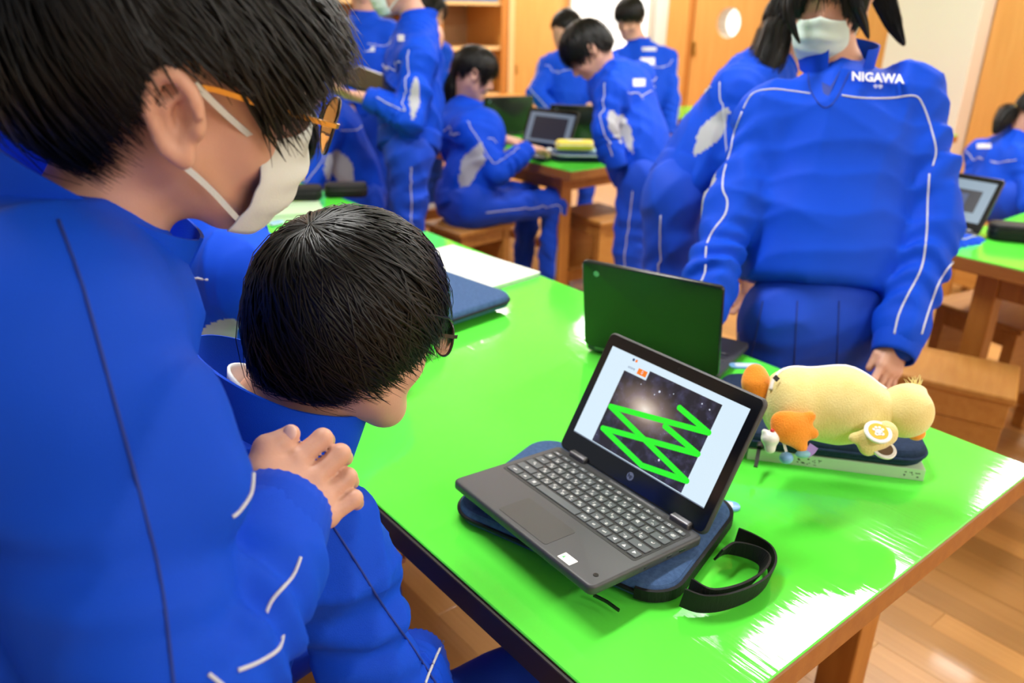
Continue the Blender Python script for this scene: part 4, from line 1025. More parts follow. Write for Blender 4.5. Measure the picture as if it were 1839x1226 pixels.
    if g('wband', True):
        V, Fc = band(pe+axis*.0-b, pe+axis*.07-b, cw*g('hem', .98)*.985/rat*1.06, cw*g('hem', .98)/rat*1.07, .004, 40, 4, flat=lat, ratio=rat*.93); mesh_obj('waistband', V, Fc, 'jersey_rib', jo, True)
    C = g('collar', {})
    if C is not None:
        cu_ = nrm(C.get('up', nb-sm+axis*.5)); V, Fc = collar(A3(*C.get('c', nb-cu_*.015))-b, cu_, C.get('fr', frt), C.get('rx', .068), C.get('ry', .066), C.get('h', .055), gap=C.get('gap', 40), flare=C.get('flare', .08), tilt=C.get('tilt', .018), spread=C.get('spread', .01), low=C.get('low', 0))
        co2 = mesh_obj('collar', V, Fc, 'jersey', jo, True, 60)
    # piping over chest, shoulder and sleeve
    def pipe(P, r=.0026, n=30, it=8):
        P = jk.snap(smooth_path(P, n), .0008, it); V, Fc = tube(P-b, r, 5); return mesh_obj('piping', V, Fc, 'piping', jo, True)
    pr = g('pr', .0020)
    for k, sg in (('R', 1), ('L', -1)):
        a, e, w_ = J['sh'+k], J['el'+k], J['wr'+k]; o1 = nrm(lat*sg+axis*.15-nrm(e-a)*np.dot(lat*sg, nrm(e-a))); yk = sm-axis*g('yoke', .07)
        for fb, sgn in (('f', 1), ('b', -1)):
            if fb not in g('pipes', 'fb'): continue
            pipe([yk+frt*.13*sgn+lat*sg*x-axis*dz for x, dz in ((.03, 0), (.08, .0), (.13, -.005))]+[a+frt*.06*sgn+lat*sg*.02-axis*.03], pr)
        for sgn in g('armpipe', (.75, -.75)):
            P = []
            for t in np.linspace(.08, .95, 7): P.append(a+(e-a)*t+nrm(o1+frt*sgn)*.07)
            for t in np.linspace(.1, .78, 5):
                ax = nrm(w_-e); o2_ = nrm(o1+frt*sgn); o2_ = nrm(o2_-ax*np.dot(o2_, ax)); P.append(e+(w_-e)*t+o2_*.06)
            pipe(P, pr, 44)
    for pts, d0, d1, m_, r_ in g('jlines', []):
        Q = smooth_path([(x, y, 0) for x, y in pts], 40); V, Fc = tube(jk.cast(Q[:, 0], Q[:, 1], d0, d1, off=.0006)-b, r_, 6); mesh_obj('piping' if m_ == 'piping' else 'seam', V, Fc, m_, jo, True)
    if g('text'): g('text')(jk, jo, b, sm, axis, lat, frt)
    # ---- trousers and shoes
    if g('legs', True):
        tr = Org(g('wr', .0035)*1.8, g('seed', 1)+5, 70); tq = max(q, .010)
        tr.cone(J['hipR']+A3(0, 0, .05), J['hipL']+A3(0, 0, .05), .088, .088, .05); tr.cone(pe, pe+axis*.06, .12, .115, .05, flat=frt, ratio=1.25)
        for k in 'RL':
            h_, kk, an = J['hip'+k], J['kn'+k], J['an'+k]; fd = nrm(A3(.3, .5, .2)); lr = g('lr', 1.0)
            tr.cone(h_, kk, .088*lr, .068*lr, .04, fold=(.004, 3, 1, fd)); tr.cone(kk, an, .068*lr, .052*lr, .03, fold=(.005, 4, 2, fd))
        V, Fc = tr.mesh(tq); to = mesh_obj('trousers', V-b, Fc, 'trousers', root, True)
        for pts, d0, d1 in g('tseams', []):
            Q = smooth_path([(x, y, 0) for x, y in pts], 24); V, Fc = tube(tr.cast(Q[:, 0], Q[:, 1], d0, d1, off=.0004)-b, .0018, 5); mesh_obj('seam', V, Fc, 'trousers_seam', to, True)
        for k, sg in (('R', 1), ('L', -1)):
            h_, kk, an = J['hip'+k], J['kn'+k], J['an'+k]; o1 = nrm(lat*sg-nrm(kk-h_)*np.dot(lat*sg, nrm(kk-h_)))
            P = tr.snap(smooth_path([h_+(kk-h_)*t+o1*.09 for t in np.linspace(.02, .95, 6)]+[kk+(an-kk)*t+o1*.06 for t in np.linspace(.1, .95, 5)], 40), .0008, 8); V, Fc = tube(P-b, pr, 5); mesh_obj('piping', V, Fc, 'piping', to, True)
            fd = g('foot'+k, frt); fd = nrm(A3(fd[0], fd[1], 0)); so = Org(); a0 = A3(an[0], an[1], .045); so.cone(a0-fd*.035, a0+fd*.06, .042, .040, .02).cone(a0+fd*.06-A3(0, 0, .010), a0+fd*.14-A3(0, 0, .012), .036, .030, .02).cone(a0, A3(*an), .042, .034, .02)
            V, Fc = so.mesh(.008); V[:, 2] = np.maximum(V[:, 2], .002); mesh_obj('shoe', V-b, Fc, 'shoe', root, True)
    hz = S['hair']; hz(root, b, c, hr, hf, hu, s)
    for fn in g('extra', []): fn(root, b, c, hr, hf, hu, s, jk, jo)
    return root
def cut(front, side, ear, nape, fw=.9):
    """hair cut line heights: fringe, temple, over the ear, nape"""
    def z(az):
        a = np.abs(az); return np.interp(a, [0, fw*.7, fw, 1.55, 1.85, 2.3, 3.15], [front, front, side, ear, ear, nape, nape])
    return z
def hair_fn(front=.035, side=.0, ear=.0, nape=-.065, whorl=(.08, -.5, .86), **kw):
    def f(root, b, c, hr, hf, hu, s): hair(root, b, c, hr, hf, hu, s, cut(front, side, ear, nape), whorl, **kw)
    return f
wz = A3(0, 0, 1)
# ------------------------------------------------------------------ seated boy in front
def boy_b():
    fr = nrm(A3(.98, -.12, 0)); hf = cdir(.728, -.036, .685); hu = cdir(.209, .963, -.171)
    hc = at(629, 584, .935); nb = at(512, 742, .965); shR = A3(.300, .672, .872); shL = A3(.295, 1.005, .875)
    ch = A3(.255, .838, .79); pe = A3(.10, .86, .50)
    S = dict(head=hc, hf=hf, hu=hu, nb=nb, ch=ch, pe=pe, fr=fr, shR=shR, shL=shL, elR=A3(.335, .60, .655), wrR=A3(.430, .705, .60), elL=A3(.34, 1.07, .68), wrL=A3(.46, .97, .735-.11),
             hipR=A3(.12, .775, .485), hipL=A3(.12, .945, .50), knR=A3(.60, .70, .445), knL=A3(.49, .96, .50), anR=A3(.60, .72, .09), anL=A3(.50, .96, .09),
             s=1.0, q=.006, hq=.0035, seed=4, trap=.085, wr=.0046, wf=75, es=.6, cw=.150, hem=1.0, pipes='', armpipe=(), jlines=[([(598, 945), (640, 1010), (690, 1090), (740, 1160), (785, 1230)], .6, 1.1, 'trousers_seam', .0013), ([(797, 1150), (785, 1175), (772, 1205), (764, 1226)], .7, 1.2, 'piping', .0017)], pan0=.13, panel='L', lr=.88,
             collar=dict(c=A3(.330, .835, .925), up=nrm(A3(.05, -.02, 1)), fr=nrm(A3(1, -.25, 0)), rx=.090, ry=.088, h=.064, gap=50, flare=.03, tilt=.046, spread=.02),
             handR=((.15, .35, -.9), (0, 0, 1), (0, 1, 0)), handL=((1, -.2, -.2), (0, 0, 1), (0, -1, 0)),
             hair=hair_fn(.018, .002, -.030, -.080, (.10, -.62, .78), n=9500, seed=11, r=.00075, rad=(.082, .106, .098), thick=.014, ragged=.011, swirl=.35, stray=.006, lift=.006))
    def under(root, b, c, hr, hf, hu, s, jk, jo):
        V, Fc = collar(A3(.336, .835, .925)-b, nrm(A3(.10, -.02, 1)), nrm(A3(1, -.25, 0)), .068, .064, .038, gap=4, flare=-.02, tilt=.034); mesh_obj('undershirt', V, Fc, 'white_shirt', root, True)
        glasses(root, b, c, hr, hf, hu, s, 'dark_frame', 'dark_frame', down=.004)
    S['extra'] = [under]
    person('seated boy with short black hair and glasses looking down at the open laptop', S)
boy_b()
# ------------------------------------------------------------------ standing boy at the left
def boy_a():
    hf = cdir(.794, -.093, .601); hu0 = cdir(.388, .838, -.383); hu = nrm(hu0-hf*np.dot(hu0, hf)); hr = np.cross(hf, hu)
    hc = at(322, 140, .68)
    nb = at(150, 470, .71); shR = at(78, 612, .60); fr = nrm(A3(.93, -.2, -.25)); shL = shR+nrm(A3(-.08, .98, -.08))*.34
    ch = (shR+shL)/2+A3(-.09, .0, -.10); pe = A3(-.20, .74, .84)
    def handR(o):
        D0 = .762
        w0 = at(497, 905, .742); K = [at(530, 828, .766), at(563, 860, .768), at(581, 894, .768), at(588, 927, .766)]
        PP = [at(579, 787, .782), at(611, 815, .784), at(624, 857, .784), at(635, 895, .780)]
        TT = [at(588, 790, .812), at(620, 822, .814), at(632, 865, .812), at(641, 903, .800)]
        o.cone(at(470, 960, .735), w0, .023, .022, .012)
        bs = [at(478, 862, .752), at(500, 880, .752), at(520, 900, .752), at(545, 925, .752)]
        for k in range(4):
            r = (.0094, .0096, .0090, .0084)[k]; o.cone(bs[k], K[k], .0165, .0118, .010); o.cone(K[k], PP[k], r*1.12, r*1.03, .0035); o.cone(PP[k], TT[k], r, r*.85, .004)
        o.cone(at(470, 850, .752), at(481, 806, .762), .0175, .0135, .014).cone(at(481, 806, .762), at(505, 793, .766), .0128, .0108, .006).cone(at(505, 793, .766), at(522, 779, .770), .0108, .0092, .004)
    def handL(o):
        o.cone(at(275, 655, .98), at(312, 645, 1.0), .022, .018, .012)
        for k, (a, b_) in enumerate((((315, 630), (350, 629)), ((312, 645), (347, 646)), ((310, 660), (338, 662)))): o.cone(at(*a, 1.0), at(*b_, 1.0), .0095, .008, .003)
    S = dict(head=hc, hf=hf, hu=hu, nb=nb, ch=ch, pe=pe, fr=fr, shR=shR, shL=shL, elR=at(300, 1320, .57), wrR=at(500, 925, .742), elL=shL+A3(.10, .06, -.20), wrL=at(270, 660, .96),
             knR=A3(-.22, .65, .46), knL=A3(-.24, .86, .46), anR=A3(-.26, .65, .09), anL=A3(-.28, .86, .09),
             s=1.0, q=.006, hq=.0026, handq=.0024, seed=9, wr=.0048, wf=55, es=1.0, cw=.165, rat=1.4, ar=1.2, cuff=.075, pipes='', armpipe=(), panel='', jlines=[([(105, 395), (150, 520), (200, 700), (255, 900), (290, 1050), (312, 1230)], .3, .9, 'trousers_seam', .0013), ([(455, 850), (451, 885), (432, 915), (418, 928)], .3, .9, 'piping', .0016), ([(540, 1000), (525, 1035), (490, 1075), (478, 1100)], .3, .95, 'piping', .0016), ([(508, 1140), (500, 1165), (465, 1188), (428, 1203)], .3, .95, 'piping', .0016), ([(375, 1210), (395, 1226), (410, 1240)], .3, .95, 'piping', .0016)], jextra=[(nb-A3(.02, 0, .06), shR, .084, .078, .09), (nb-A3(.05, .02, .08), (shR+shL)/2-A3(.06, 0, .03), .09, .10, .08), (at(300, 800, .60), at(345, 870, .60), .050, .046, .04), (at(-30, 760, .66), at(0, 1330, .66), .09, .10, .06)],
             collar=dict(c=at(165, 335, .71)-cdir(.38, .9, -.15)*.06, up=cdir(.38, .9, -.15), fr=cdir(.9, -.38, .25), rx=.084, ry=.094, h=.066, gap=10, flare=.06, tilt=.016, spread=.0),
             handR=handR, handL=handL, hair=None)
    def zc(az):
        return np.interp(np.abs(az), [0, .5, .75, .9, 1.0, 1.08, 1.18, 1.26, 1.32, 1.40, 2.15, 2.35, 2.6, 3.15], [.068, .060, .050, .020, -.010, -.012, .015, -.010, -.010, .052, .052, -.01, -.058, -.068])
    S['hair'] = lambda root, b, c, hr, hf, hu, s: hair(root, b, c, hr, hf, hu, s, zc, (.05, -.55, .83), n=9000, seed=21, r=.0009, rad=(.079, .126, .104), cy=-.026, thick=.012, ragged=.010, swirl=.2, grav=(0, .034, -.006), lift=.006)
    def ex(root, b, c, hr, hf, hu, s, jk, jo):
        face_mask(root, b, c, hr, hf, hu, s, 'mask_white'); glasses(root, b, c, hr, hf, hu, s, 'gold', 'dark_frame', fwd=.012, big=1.12)
        n = Org(); n.ell(at(521, 776, .7615), (.0065, .0075, .003), RT, UP); V, Fc = n.mesh(.001); mesh_obj('thumbnail', V-b, Fc, 'nail', root, True)
    S['extra'] = [ex]
    person('standing boy with white mask and gold-armed glasses leaning over the seated boy', S)
boy_a()
# ------------------------------------------------------------------ everyone else
FWh = nrm(A3(FW[0], FW[1], 0)); RTh = nrm(A3(RT[0], RT[1], 0))
def plumb(S, dx=.0, split=.09):                  # standing legs straight below the hips
    pe = A3(*S['pe']); lat = A3(*S['shR'])-A3(*S['shL']); lat = nrm(A3(lat[0], lat[1], 0)); fr = nrm(A3(S['fr'][0], S['fr'][1], 0))
    for k, sg in (('R', 1), ('L', -1)):
        S['hip'+k] = pe+lat*sg*.08-A3(0, 0, .03); S['kn'+k] = A3(pe[0], pe[1], .46)+lat*sg*split+fr*.015; S['an'+k] = A3(pe[0], pe[1], .09)+lat*sg*split-fr*.01
    return S
def sit(S, seat=.43, reach=.40, spread=.10):
    pe = A3(*S['pe']); lat = A3(*S['shR'])-A3(*S['shL']); lat = nrm(A3(lat[0], lat[1], 0)); fr = nrm(A3(S['fr'][0], S['fr'][1], 0))
    for k, sg in (('R', 1), ('L', -1)):
        S['hip'+k] = A3(pe[0], pe[1], seat+.085)+lat*sg*.085; S['kn'+k] = A3(pe[0], pe[1], seat+.075)+fr*reach+lat*sg*spread; S['an'+k] = A3(pe[0], pe[1], .09)+fr*(reach-.02)+lat*sg*spread
    return S
def mask_fn(m, drop=0): return lambda root, b, c, hr, hf, hu, s, jk, jo: face_mask(root, b, c, hr, hf, hu, s, m, drop=drop)
def tail_fn(pts, R, n=200, tie=None):
    def f(root, b, c, hr, hf, hu, s, jk, jo):
        o = tail(root, b, [A3(*p) for p in pts], R, n)
        if tie: 
            a, q = A3(*pts[0]), A3(*pts[1]); V, Fc = tube([a-b+(q-a)*.02, a-b+(q-a)*.14], R[0]*1.05, 12); mesh_obj('hair_tie', V, Fc, tie, o, True)
    return f
def emblem_fn(px, py, d, w, h, m='piping', name='emblem', off=.002):
    """small print that lies on the jacket"""
    def f(root, b, c, hr, hf, hu, s, jk, jo):
        nx, ny = 7, 4; Q = np.array([(px-w/2+w*i/nx, py-h/2+h*j/ny) for j in range(ny+1) for i in range(nx+1)])
        V = jk.cast(Q[:, 0], Q[:, 1], d-.25, d+.6, off=off); Fc = [(j*(nx+1)+i, (j+1)*(nx+1)+i, (j+1)*(nx+1)+i+1, j*(nx+1)+i+1) for j in range(ny) for i in range(nx)]
        mesh_obj(name, V-b, Fc, m, jo, True)
    return f
# --- girl standing behind the table
def girl_c():
    def txt(jk, jo, b, sm, axis, lat, frt):
        for s_, px, py, size, bold in (('NIGAWA', 1576, 140, .034, .0012), ('中学', 1577, 156, .013, .0002)):
            V, Fc = text_mesh(s_, size, 0, bold)
            V = np.array(V); gx, gy = np.meshgrid(np.linspace(-42, 42, 7), np.linspace(-22, 22, 5)); gx, gy = gx.ravel(), gy.ravel()
            Q = jk.cast(1576+gx, 142+gy, 1.5, 2.1); dep = (Q-EYE)@FW; B_ = lambda x, y: np.stack([np.ones_like(x), x, y, x*x, x*y, y*y], 1); cf = np.linalg.lstsq(B_(gx, gy), dep, rcond=None)[0]
            X, Y = px+V[:, 0]*790*.84, py-V[:, 1]*790*.82+V[:, 0]*40; D_ = B_(X-1576, Y-142)@cf-.005-max(0, (B_(gx, gy)@cf-dep).max())
            P = np.array([at(x, y, d_) for x, y, d_ in zip(X, Y, D_)]); mesh_obj('chest_lettering', P-b, [f for f in Fc], 'piping', jo)
    d = 1.86
    S = dict(head=at(1487, 4, 1.83), hf=nrm(-FWh*.86-RTh*.40-wz*.30), nb=at(1502, 128, d), ch=at(1498, 300, d), pe=at(1462, 575, d), fr=nrm(-FWh-RTh*.12),
             shR=at(1385, 205, d), shL=at(1636, 172, d), elR=at(1308, 395, 1.82), wrR=at(1252, 585, 1.70), elL=at(1676, 400, 1.82), wrL=at(1606, 632, 1.72),
             handR=((-.15, -.25, -.45), nrm(UP-FW*.3), RT, (.2, .3, .2)), handL=(nrm(at(1606, 632, 1.72)-at(1676, 400, 1.82))+A3(0, 0, -.15), nrm(-FWh*.9+RTh*.3), -RTh, (.12, .2, .2), .10, (.3, .3)), hs=.95,
             cw=.188, rat=1.55, q=.007, hq=.005, seed=31, wr=.0052, wf=55, ar=1.12, hem=1.03, hemz=.07, pan0=.14, panlen=.17, panw=.03, pipes='', armpipe=(), text=txt, fold=.007, wband=False, trap=.074, hoffL=-.036,
             jlines=[([(1455, 168), (1420, 163), (1385, 160), (1352, 168), (1335, 195)], 1.4, 2.2, 'piping', .0021), ([(1512, 171), (1550, 176), (1600, 176), (1642, 172), (1658, 190), (1672, 230), (1681, 270), (1675, 298)], 1.4, 2.2, 'piping', .0021),
                     ([(1333, 200), (1318, 240), (1312, 270), (1300, 310), (1298, 340), (1306, 360), (1302, 385), (1280, 415), (1268, 445), (1266, 490), (1250, 520), (1247, 545)], 1.4, 2.2, 'piping', .0021),
                     ([(1669, 312), (1666, 360), (1664, 420), (1655, 480), (1630, 530), (1614, 565), (1606, 600)], 1.4, 2.2, 'piping', .0021), ([(1712, 470), (1690, 500), (1672, 545), (1655, 600)], 1.4, 2.2, 'piping', .0021),
                     ([(1452, 125), (1455, 160), (1478, 192), (1500, 180), (1525, 130)], 1.4, 2.2, 'trousers_seam', .0014)],
             tseams=[([(1432, 540), (1428, 620), (1425, 690)], 1.4, 2.2), ([(1507, 540), (1504, 620), (1502, 690)], 1.4, 2.2), ([(1370, 540), (1350, 640)], 1.4, 2.2)],
             collar=dict(c=at(1500, 128, d), up=nrm(A3(0, 0, 1)+FWh*.25), fr=-FWh, rx=.080, ry=.068, h=.062, gap=56, flare=.16, tilt=.032, spread=.0),
             hair=lambda root, b, c, hr, hf, hu, s: hair(root, b, c, hr, hf, hu, s, lambda az: np.interp(np.abs(az), [0, .35, .6, .9, 1.3, 1.8, 2.2, 3.15], [.055, .045, -.01, -.075, -.07, -.02, -.055, -.06]), (0, -.2, .98), n=1500, seed=5, r=.0012, lift=.004))
    plumb(S)
    def vneck(root, b, c, hr, hf, hu, s, jk, jo):
        Q = np.array([(1470, 112), (1476, 150), (1480, 188), (1494, 160), (1512, 120), (1490, 108)]); P = jk.cast(Q[:, 0], Q[:, 1], 1.5, 2.1, off=.002); mesh_obj('placket_opening', P-b, [(0, 1, 2, 3), (0, 3, 4, 5)], 'trousers_seam', jo)
    S['extra'] = [mask_fn('mask_green'), vneck, tail_fn([at(1570, -35, 1.93), at(1590, 5, 1.95), at(1606, 45, 1.95), at(1624, 82, 1.95)], [.022, .024, .018, .004], 200), tail_fn([at(1420, -30, 1.74), at(1416, 15, 1.73), at(1424, 50, 1.73), at(1436, 78, 1.74)], [.010, .010, .008, .002], 60), tail_fn([at(1530, -30, 1.74), at(1540, 10, 1.73), at(1552, 45, 1.75), at(1560, 70, 1.77)], [.012, .012, .009, .002], 60)]
    person('girl in blue jersey with pale green mask standing behind the table', S)
girl_c()
# --- girl bending forward behind her
def girl_d():
    S = dict(head=at(1432, 45, 2.45), hf=cdir(.75, -.6, .3), nb=at(1385, 120, 2.5), ch=at(1325, 190, 2.5), pe=at(1222, 345, 2.5), fr=cdir(.75, -.65, .3),
             shR=at(1325, 165, 2.38), shL=at(1372, 160, 2.66), elR=at(1330, 330, 2.36), wrR=at(1345, 470, 2.3), elL=at(1420, 300, 2.6), wrL=at(1440, 440, 2.5),
             cw=.15, rat=1.35, q=.008, hq=.008, seed=41, wr=.0055, pan0=.10, panlen=.15, panw=.030, pipes='b', armpipe=(-.9,), hemz=-.03, handR=((.1, 0, -1), RT, FW), handL=((.1, 0, -1), RT, FW),
             hair=hair_fn(.02, -.06, -.03, -.07, (0, -.4, .9), n=600, r=.0016))
    plumb(S); S['extra'] = [tail_fn([at(1395, 45, 2.42), at(1380, 100, 2.40), at(1362, 150, 2.40), at(1352, 190, 2.40)], [.045, .055, .045, .012], 160)]
    person('girl bending forward behind the standing girl, dark hair falling over her shoulder', S)
girl_d()
# --- boy bending over the background table
def boy_e():
    S = dict(head=at(1056, 92, 3.25), hf=cdir(-.62, -.70, .25), hu=cdir(-.4, .8, -.2), nb=at(1092, 135, 3.3), ch=at(1125, 190, 3.3), pe=at(1157, 315, 3.3), fr=cdir(-.85, -.35, .35),
             shL=at(1098, 165, 3.15), shR=at(1145, 140, 3.47), elL=at(1086, 232, 3.12), wrL=at(1108, 296, 3.15), elR=at(1095, 215, 3.5), wrR=at(1082, 258, 3.6),
             cw=.165, rat=1.35, q=.010, hq=.008, seed=51, wr=.0055, pan0=.09, panlen=.17, panw=.020, pipes='b', armpipe=(.0,), handL=None, handR=None,
             hair=hair_fn(.02, -.01, -.0, -.06, (.05, -.5, .86), n=800, r=.0016))
    plumb(S); S['extra'] = [emblem_fn(1148, 148, 3.0, 22, 14, 'piping', 'back_emblem')]
    person('boy with short hair bending down over the background table', S)
boy_e()
def boy_f():
    S = dict(head=at(1016, 52, 5.10), hf=cdir(.35, -.55, .7), nb=at(1024, 92, 5.10), ch=at(1028, 150, 5.10), pe=at(1035, 200, 5.10), fr=cdir(.35, -.1, .9),
             shL=at(984, 118, 5.10), shR=at(1068, 116, 5.15), elL=at(962, 168, 5.00), wrL=at(996, 205, 4.95), elR=at(1090, 180, 5.10), wrR=at(1075, 215, 5.00),
             cw=.165, q=.012, hq=.009, seed=61, pipes='b', armpipe=(-.6,), hair=hair_fn(.02, -.01, -.0, -.055, (.0, -.45, .9), n=500, r=.002), handL=((.6, -.2, -.5), UP, FW), handR=((.2, 0, -.8), UP, FW))
    plumb(S); person('boy seen from behind with one hand on his hip beyond the background table', S)
boy_f()
def boy_g():
    S = dict(head=at(1130, 32, 5.00), hf=nrm(-FWh*.75-RTh*.35-wz*.45), nb=at(1148, 82, 5.05), ch=at(1155, 145, 5.05), pe=at(1162, 215, 5.10), fr=nrm(-FWh-RTh*.2),
             shR=at(1112, 108, 5.05), shL=at(1196, 104, 5.05), elR=at(1085, 175, 4.95), wrR=at(1072, 190, 4.80), elL=at(1206, 180, 5.00), wrL=at(1200, 240, 4.95),
             cw=.16, q=.012, hq=.007, seed=71, pipes='f', armpipe=(.6,), hair=hair_fn(.032, .01, .0, -.05, (.0, -.3, .95), n=600, r=.002),
             handR=((-.4, -.2, .1), UP, FW, (.9, 1.0, .6)), handL=((0, 0, -1), -FWh, RTh))
    plumb(S); S['extra'] = [emblem_fn(1163, 110, 4.85, 26, 13, 'badge_white', 'name_patch'), emblem_fn(1166, 88, 4.85, 26, 7, 'piping', 'chest_lettering')]
    person('boy with a white name patch facing the camera at the back of the room', S)
boy_g()
def girl_h():
    px, py = SH
    S = dict(head=at(853, 132, 3.76), hf=cdir(.86, -.36, .34), nb=at(838, 188, 3.84), ch=A3(px+.05, py, .78), pe=A3(px-.03, py, .50), fr=nrm(A3(.97, -.15, -.1)),
             shR=at(842, 232, 3.66), shL=at(842, 232, 3.66)+A3(.0, .33, .0), elR=at(893, 312, 3.62), wrR=at(948, 268, 3.66), elL=at(893, 312, 3.62)+A3(.03, .38, .03), wrL=at(955, 262, 3.70)+A3(.0, .22, 0),
             cw=.150, rat=1.4, q=.010, hq=.007, seed=81, wr=.006, pan0=.10, panlen=.20, panw=.024, pipes='fb', armpipe=(-.8,), handR=((.9, .2, -.1), (0, 0, 1), (0, 1, 0)), handL=((.9, -.2, -.1), (0, 0, 1), (0, -1, 0)),
             hair=hair_fn(.03, -.03, .02, -.03, (.0, -.1, .99), n=800, r=.0016, lift=.002))
    sit(S, reach=.42); S['extra'] = [tail_fn([at(822, 125, 3.80), at(812, 160, 3.82), at(812, 195, 3.84), at(808, 235, 3.84)], [.025, .045, .035, .008], 160, 'black_plastic')]
    person('girl with a ponytail seated on a stool at the background table', S)
girl_h()
def boy_i():
    S = dict(head=at(712, -30, 3.22), hf=cdir(-.92, -.25, -.12), nb=at(752, 45, 3.28), ch=at(742, 140, 3.28), pe=at(733, 270, 3.28), fr=cdir(-.93, -.1, -.1),
             shL=at(752, 98, 3.10), shR=at(738, 92, 3.46), elL=at(738, 212, 3.08), wrL=at(664, 178, 3.08), elR=at(738, 195, 3.5), wrR=at(690, 146, 3.30),
             cw=.165, rat=1.35, q=.009, hq=.006, seed=91, wr=.006, ar=1.1, pan0=.12, panlen=.16, panw=.020, pipes='f', armpipe=(.7,), handL=((-.9, .3, .2), -UP, FW, (.3, .4, .3)), handR=((-.9, -.05, -.2), UP, -FW, (.2, .3, .3)),
             hair=hair_fn(.03, .0, .0, -.055, (.0, -.5, .86), n=500, r=.002))
    plumb(S); S['extra'] = [mask_fn('mask_green'), emblem_fn(720, 68, 3.0, 12, 12, 'piping', 'chest_lettering')]
    person('masked student standing with a dark tablet in hand', S)
    # tablet
    c = at(668, 148, 3.16); x = nrm(at(716, 166, 3.12)-at(624, 132, 3.18)); y = nrm(FWh*.8+UP*.3)
    t = empty('tablet', (0, 0, 0), 0, 'dark tablet held by the masked student standing behind', 'tablet'); t.matrix_world = frame(c, x, y)
    MB().slab(.25, .18, -.006, .006, .012, .003).build('body', 'black_plastic', t, True, 40); MB().slab(.225, .155, .0055, .0065, .003, .0004).build('screen', 'bezel', t)
boy_i()
def st_j():
    S = dict(head=at(652, -28, 4.0), hf=nrm(-FWh*.9+RTh*.1-wz*.2), nb=at(655, 36, 4.05), ch=at(652, 115, 4.05), pe=at(645, 215, 4.1), fr=nrm(-FWh+RTh*.05),
             shR=at(612, 65, 4.05), shL=at(700, 62, 4.05), elR=at(600, 140, 4.0), wrR=at(625, 190, 3.95), elL=at(712, 135, 4.0), wrL=at(700, 195, 3.95),
             cw=.15, q=.012, hq=.009, seed=101, pipes='f', armpipe=(.6,), hair=hair_fn(.03, .0, .0, -.055, n=300, r=.0025), handR=((0, 0, -1), -FWh, RTh), handL=((0, 0, -1), -FWh, -RTh))
    plumb(S); S['extra'] = [emblem_fn(663, 88, 3.9, 20, 9, 'piping', 'chest_lettering')]
    person('student half hidden behind the one with the tablet, pale lettering on the chest', S)
st_j()
def st_n():
    x, y = 1.82, 3.30
    S = dict(head=at(540, 165, 3.52), hf=cdir(-.8, -.5, .1), nb=at(575, 200, 3.60), ch=at(612, 245, 3.64), pe=A3(x, y, .52), fr=cdir(-.85, -.35, -.15),
             shL=at(578, 232, 3.47), shR=at(590, 210, 3.79), elL=at(570, 310, 3.40), wrL=at(540, 345, 3.37), elR=at(540, 270, 3.82), wrR=at(500, 330, 3.72),
             cw=.150, rat=1.35, q=.011, hq=.009, seed=111, wr=.005, pan0=.10, panlen=.18, panw=.05, pipes='b', armpipe=(-.6,), handL=((-.9, 0, -.2), UP, FW), handR=((-.9, 0, -.2), UP, FW),
             hair=hair_fn(.02, .0, .0, -.055, n=400, r=.002))
    sit(S, reach=.38); stool(x, y, math.radians(6), 'wooden stool under the student leaning over the table behind')
    person('student leaning over the table behind the two boys, face hidden', S)
st_n()
def st_o():
    S = dict(head=at(776, 24, 5.35), hf=cdir(.3, -.3, .8), nb=at(770, 62, 5.40), ch=at(765, 130, 5.40), pe=at(762, 175, 5.45), fr=cdir(.2, 0, .9),
             shL=at(735, 88, 5.40), shR=at(795, 95, 5.40), elL=at(738, 160, 5.35), wrL=at(745, 215, 5.35), elR=at(790, 165, 5.35), wrR=at(780, 215, 5.35),
             cw=.13, q=.013, hq=.009, seed=121, pipes='', armpipe=(), ar=.9, hair=hair_fn(.02, .0, .0, -.055, n=300, r=.0025), handL=((0, 0, -1), FWh, RTh), handR=((0, 0, -1), FWh, -RTh))
    plumb(S, split=.06); person('dark-haired student standing behind the one with the tablet', S)
st_o()
def st_k():
    x, y = SK; y += .03
    S = dict(head=A3(.63, 1.530, 1.13), hf=nrm(A3(.85, .0, -.5)), nb=A3(.53, 1.510, 1.01), ch=A3(.45, 1.510, .84), pe=A3(x+.02, y, .50), fr=nrm(A3(.97, -.1, -.2)),
             shR=A3(.50, 1.340, .955), shL=A3(.50, 1.680, .955), elR=A3(.70, 1.250, .80), wrR=A3(.76, 1.330, .752), elL=A3(.70, 1.750, .80), wrL=A3(.90, 1.650, .752),
             cw=.172, rat=1.4, q=.0055, hq=.008, seed=131, wr=.005, wf=70, pan0=.08, panlen=.26, panw=.05, pipes='b', armpipe=(.9,), handR=((1, .1, 0), (0, 0, 1), (0, 1, 0)), handL=((1, -.1, 0), (0, 0, 1), (0, -1, 0)),
             hair=hair_fn(.02, .0, .0, -.055, n=500, r=.0018))
    sit(S, reach=.40); person('student seated at the table beyond the standing boy, grey panel under the arm', S)
st_k()
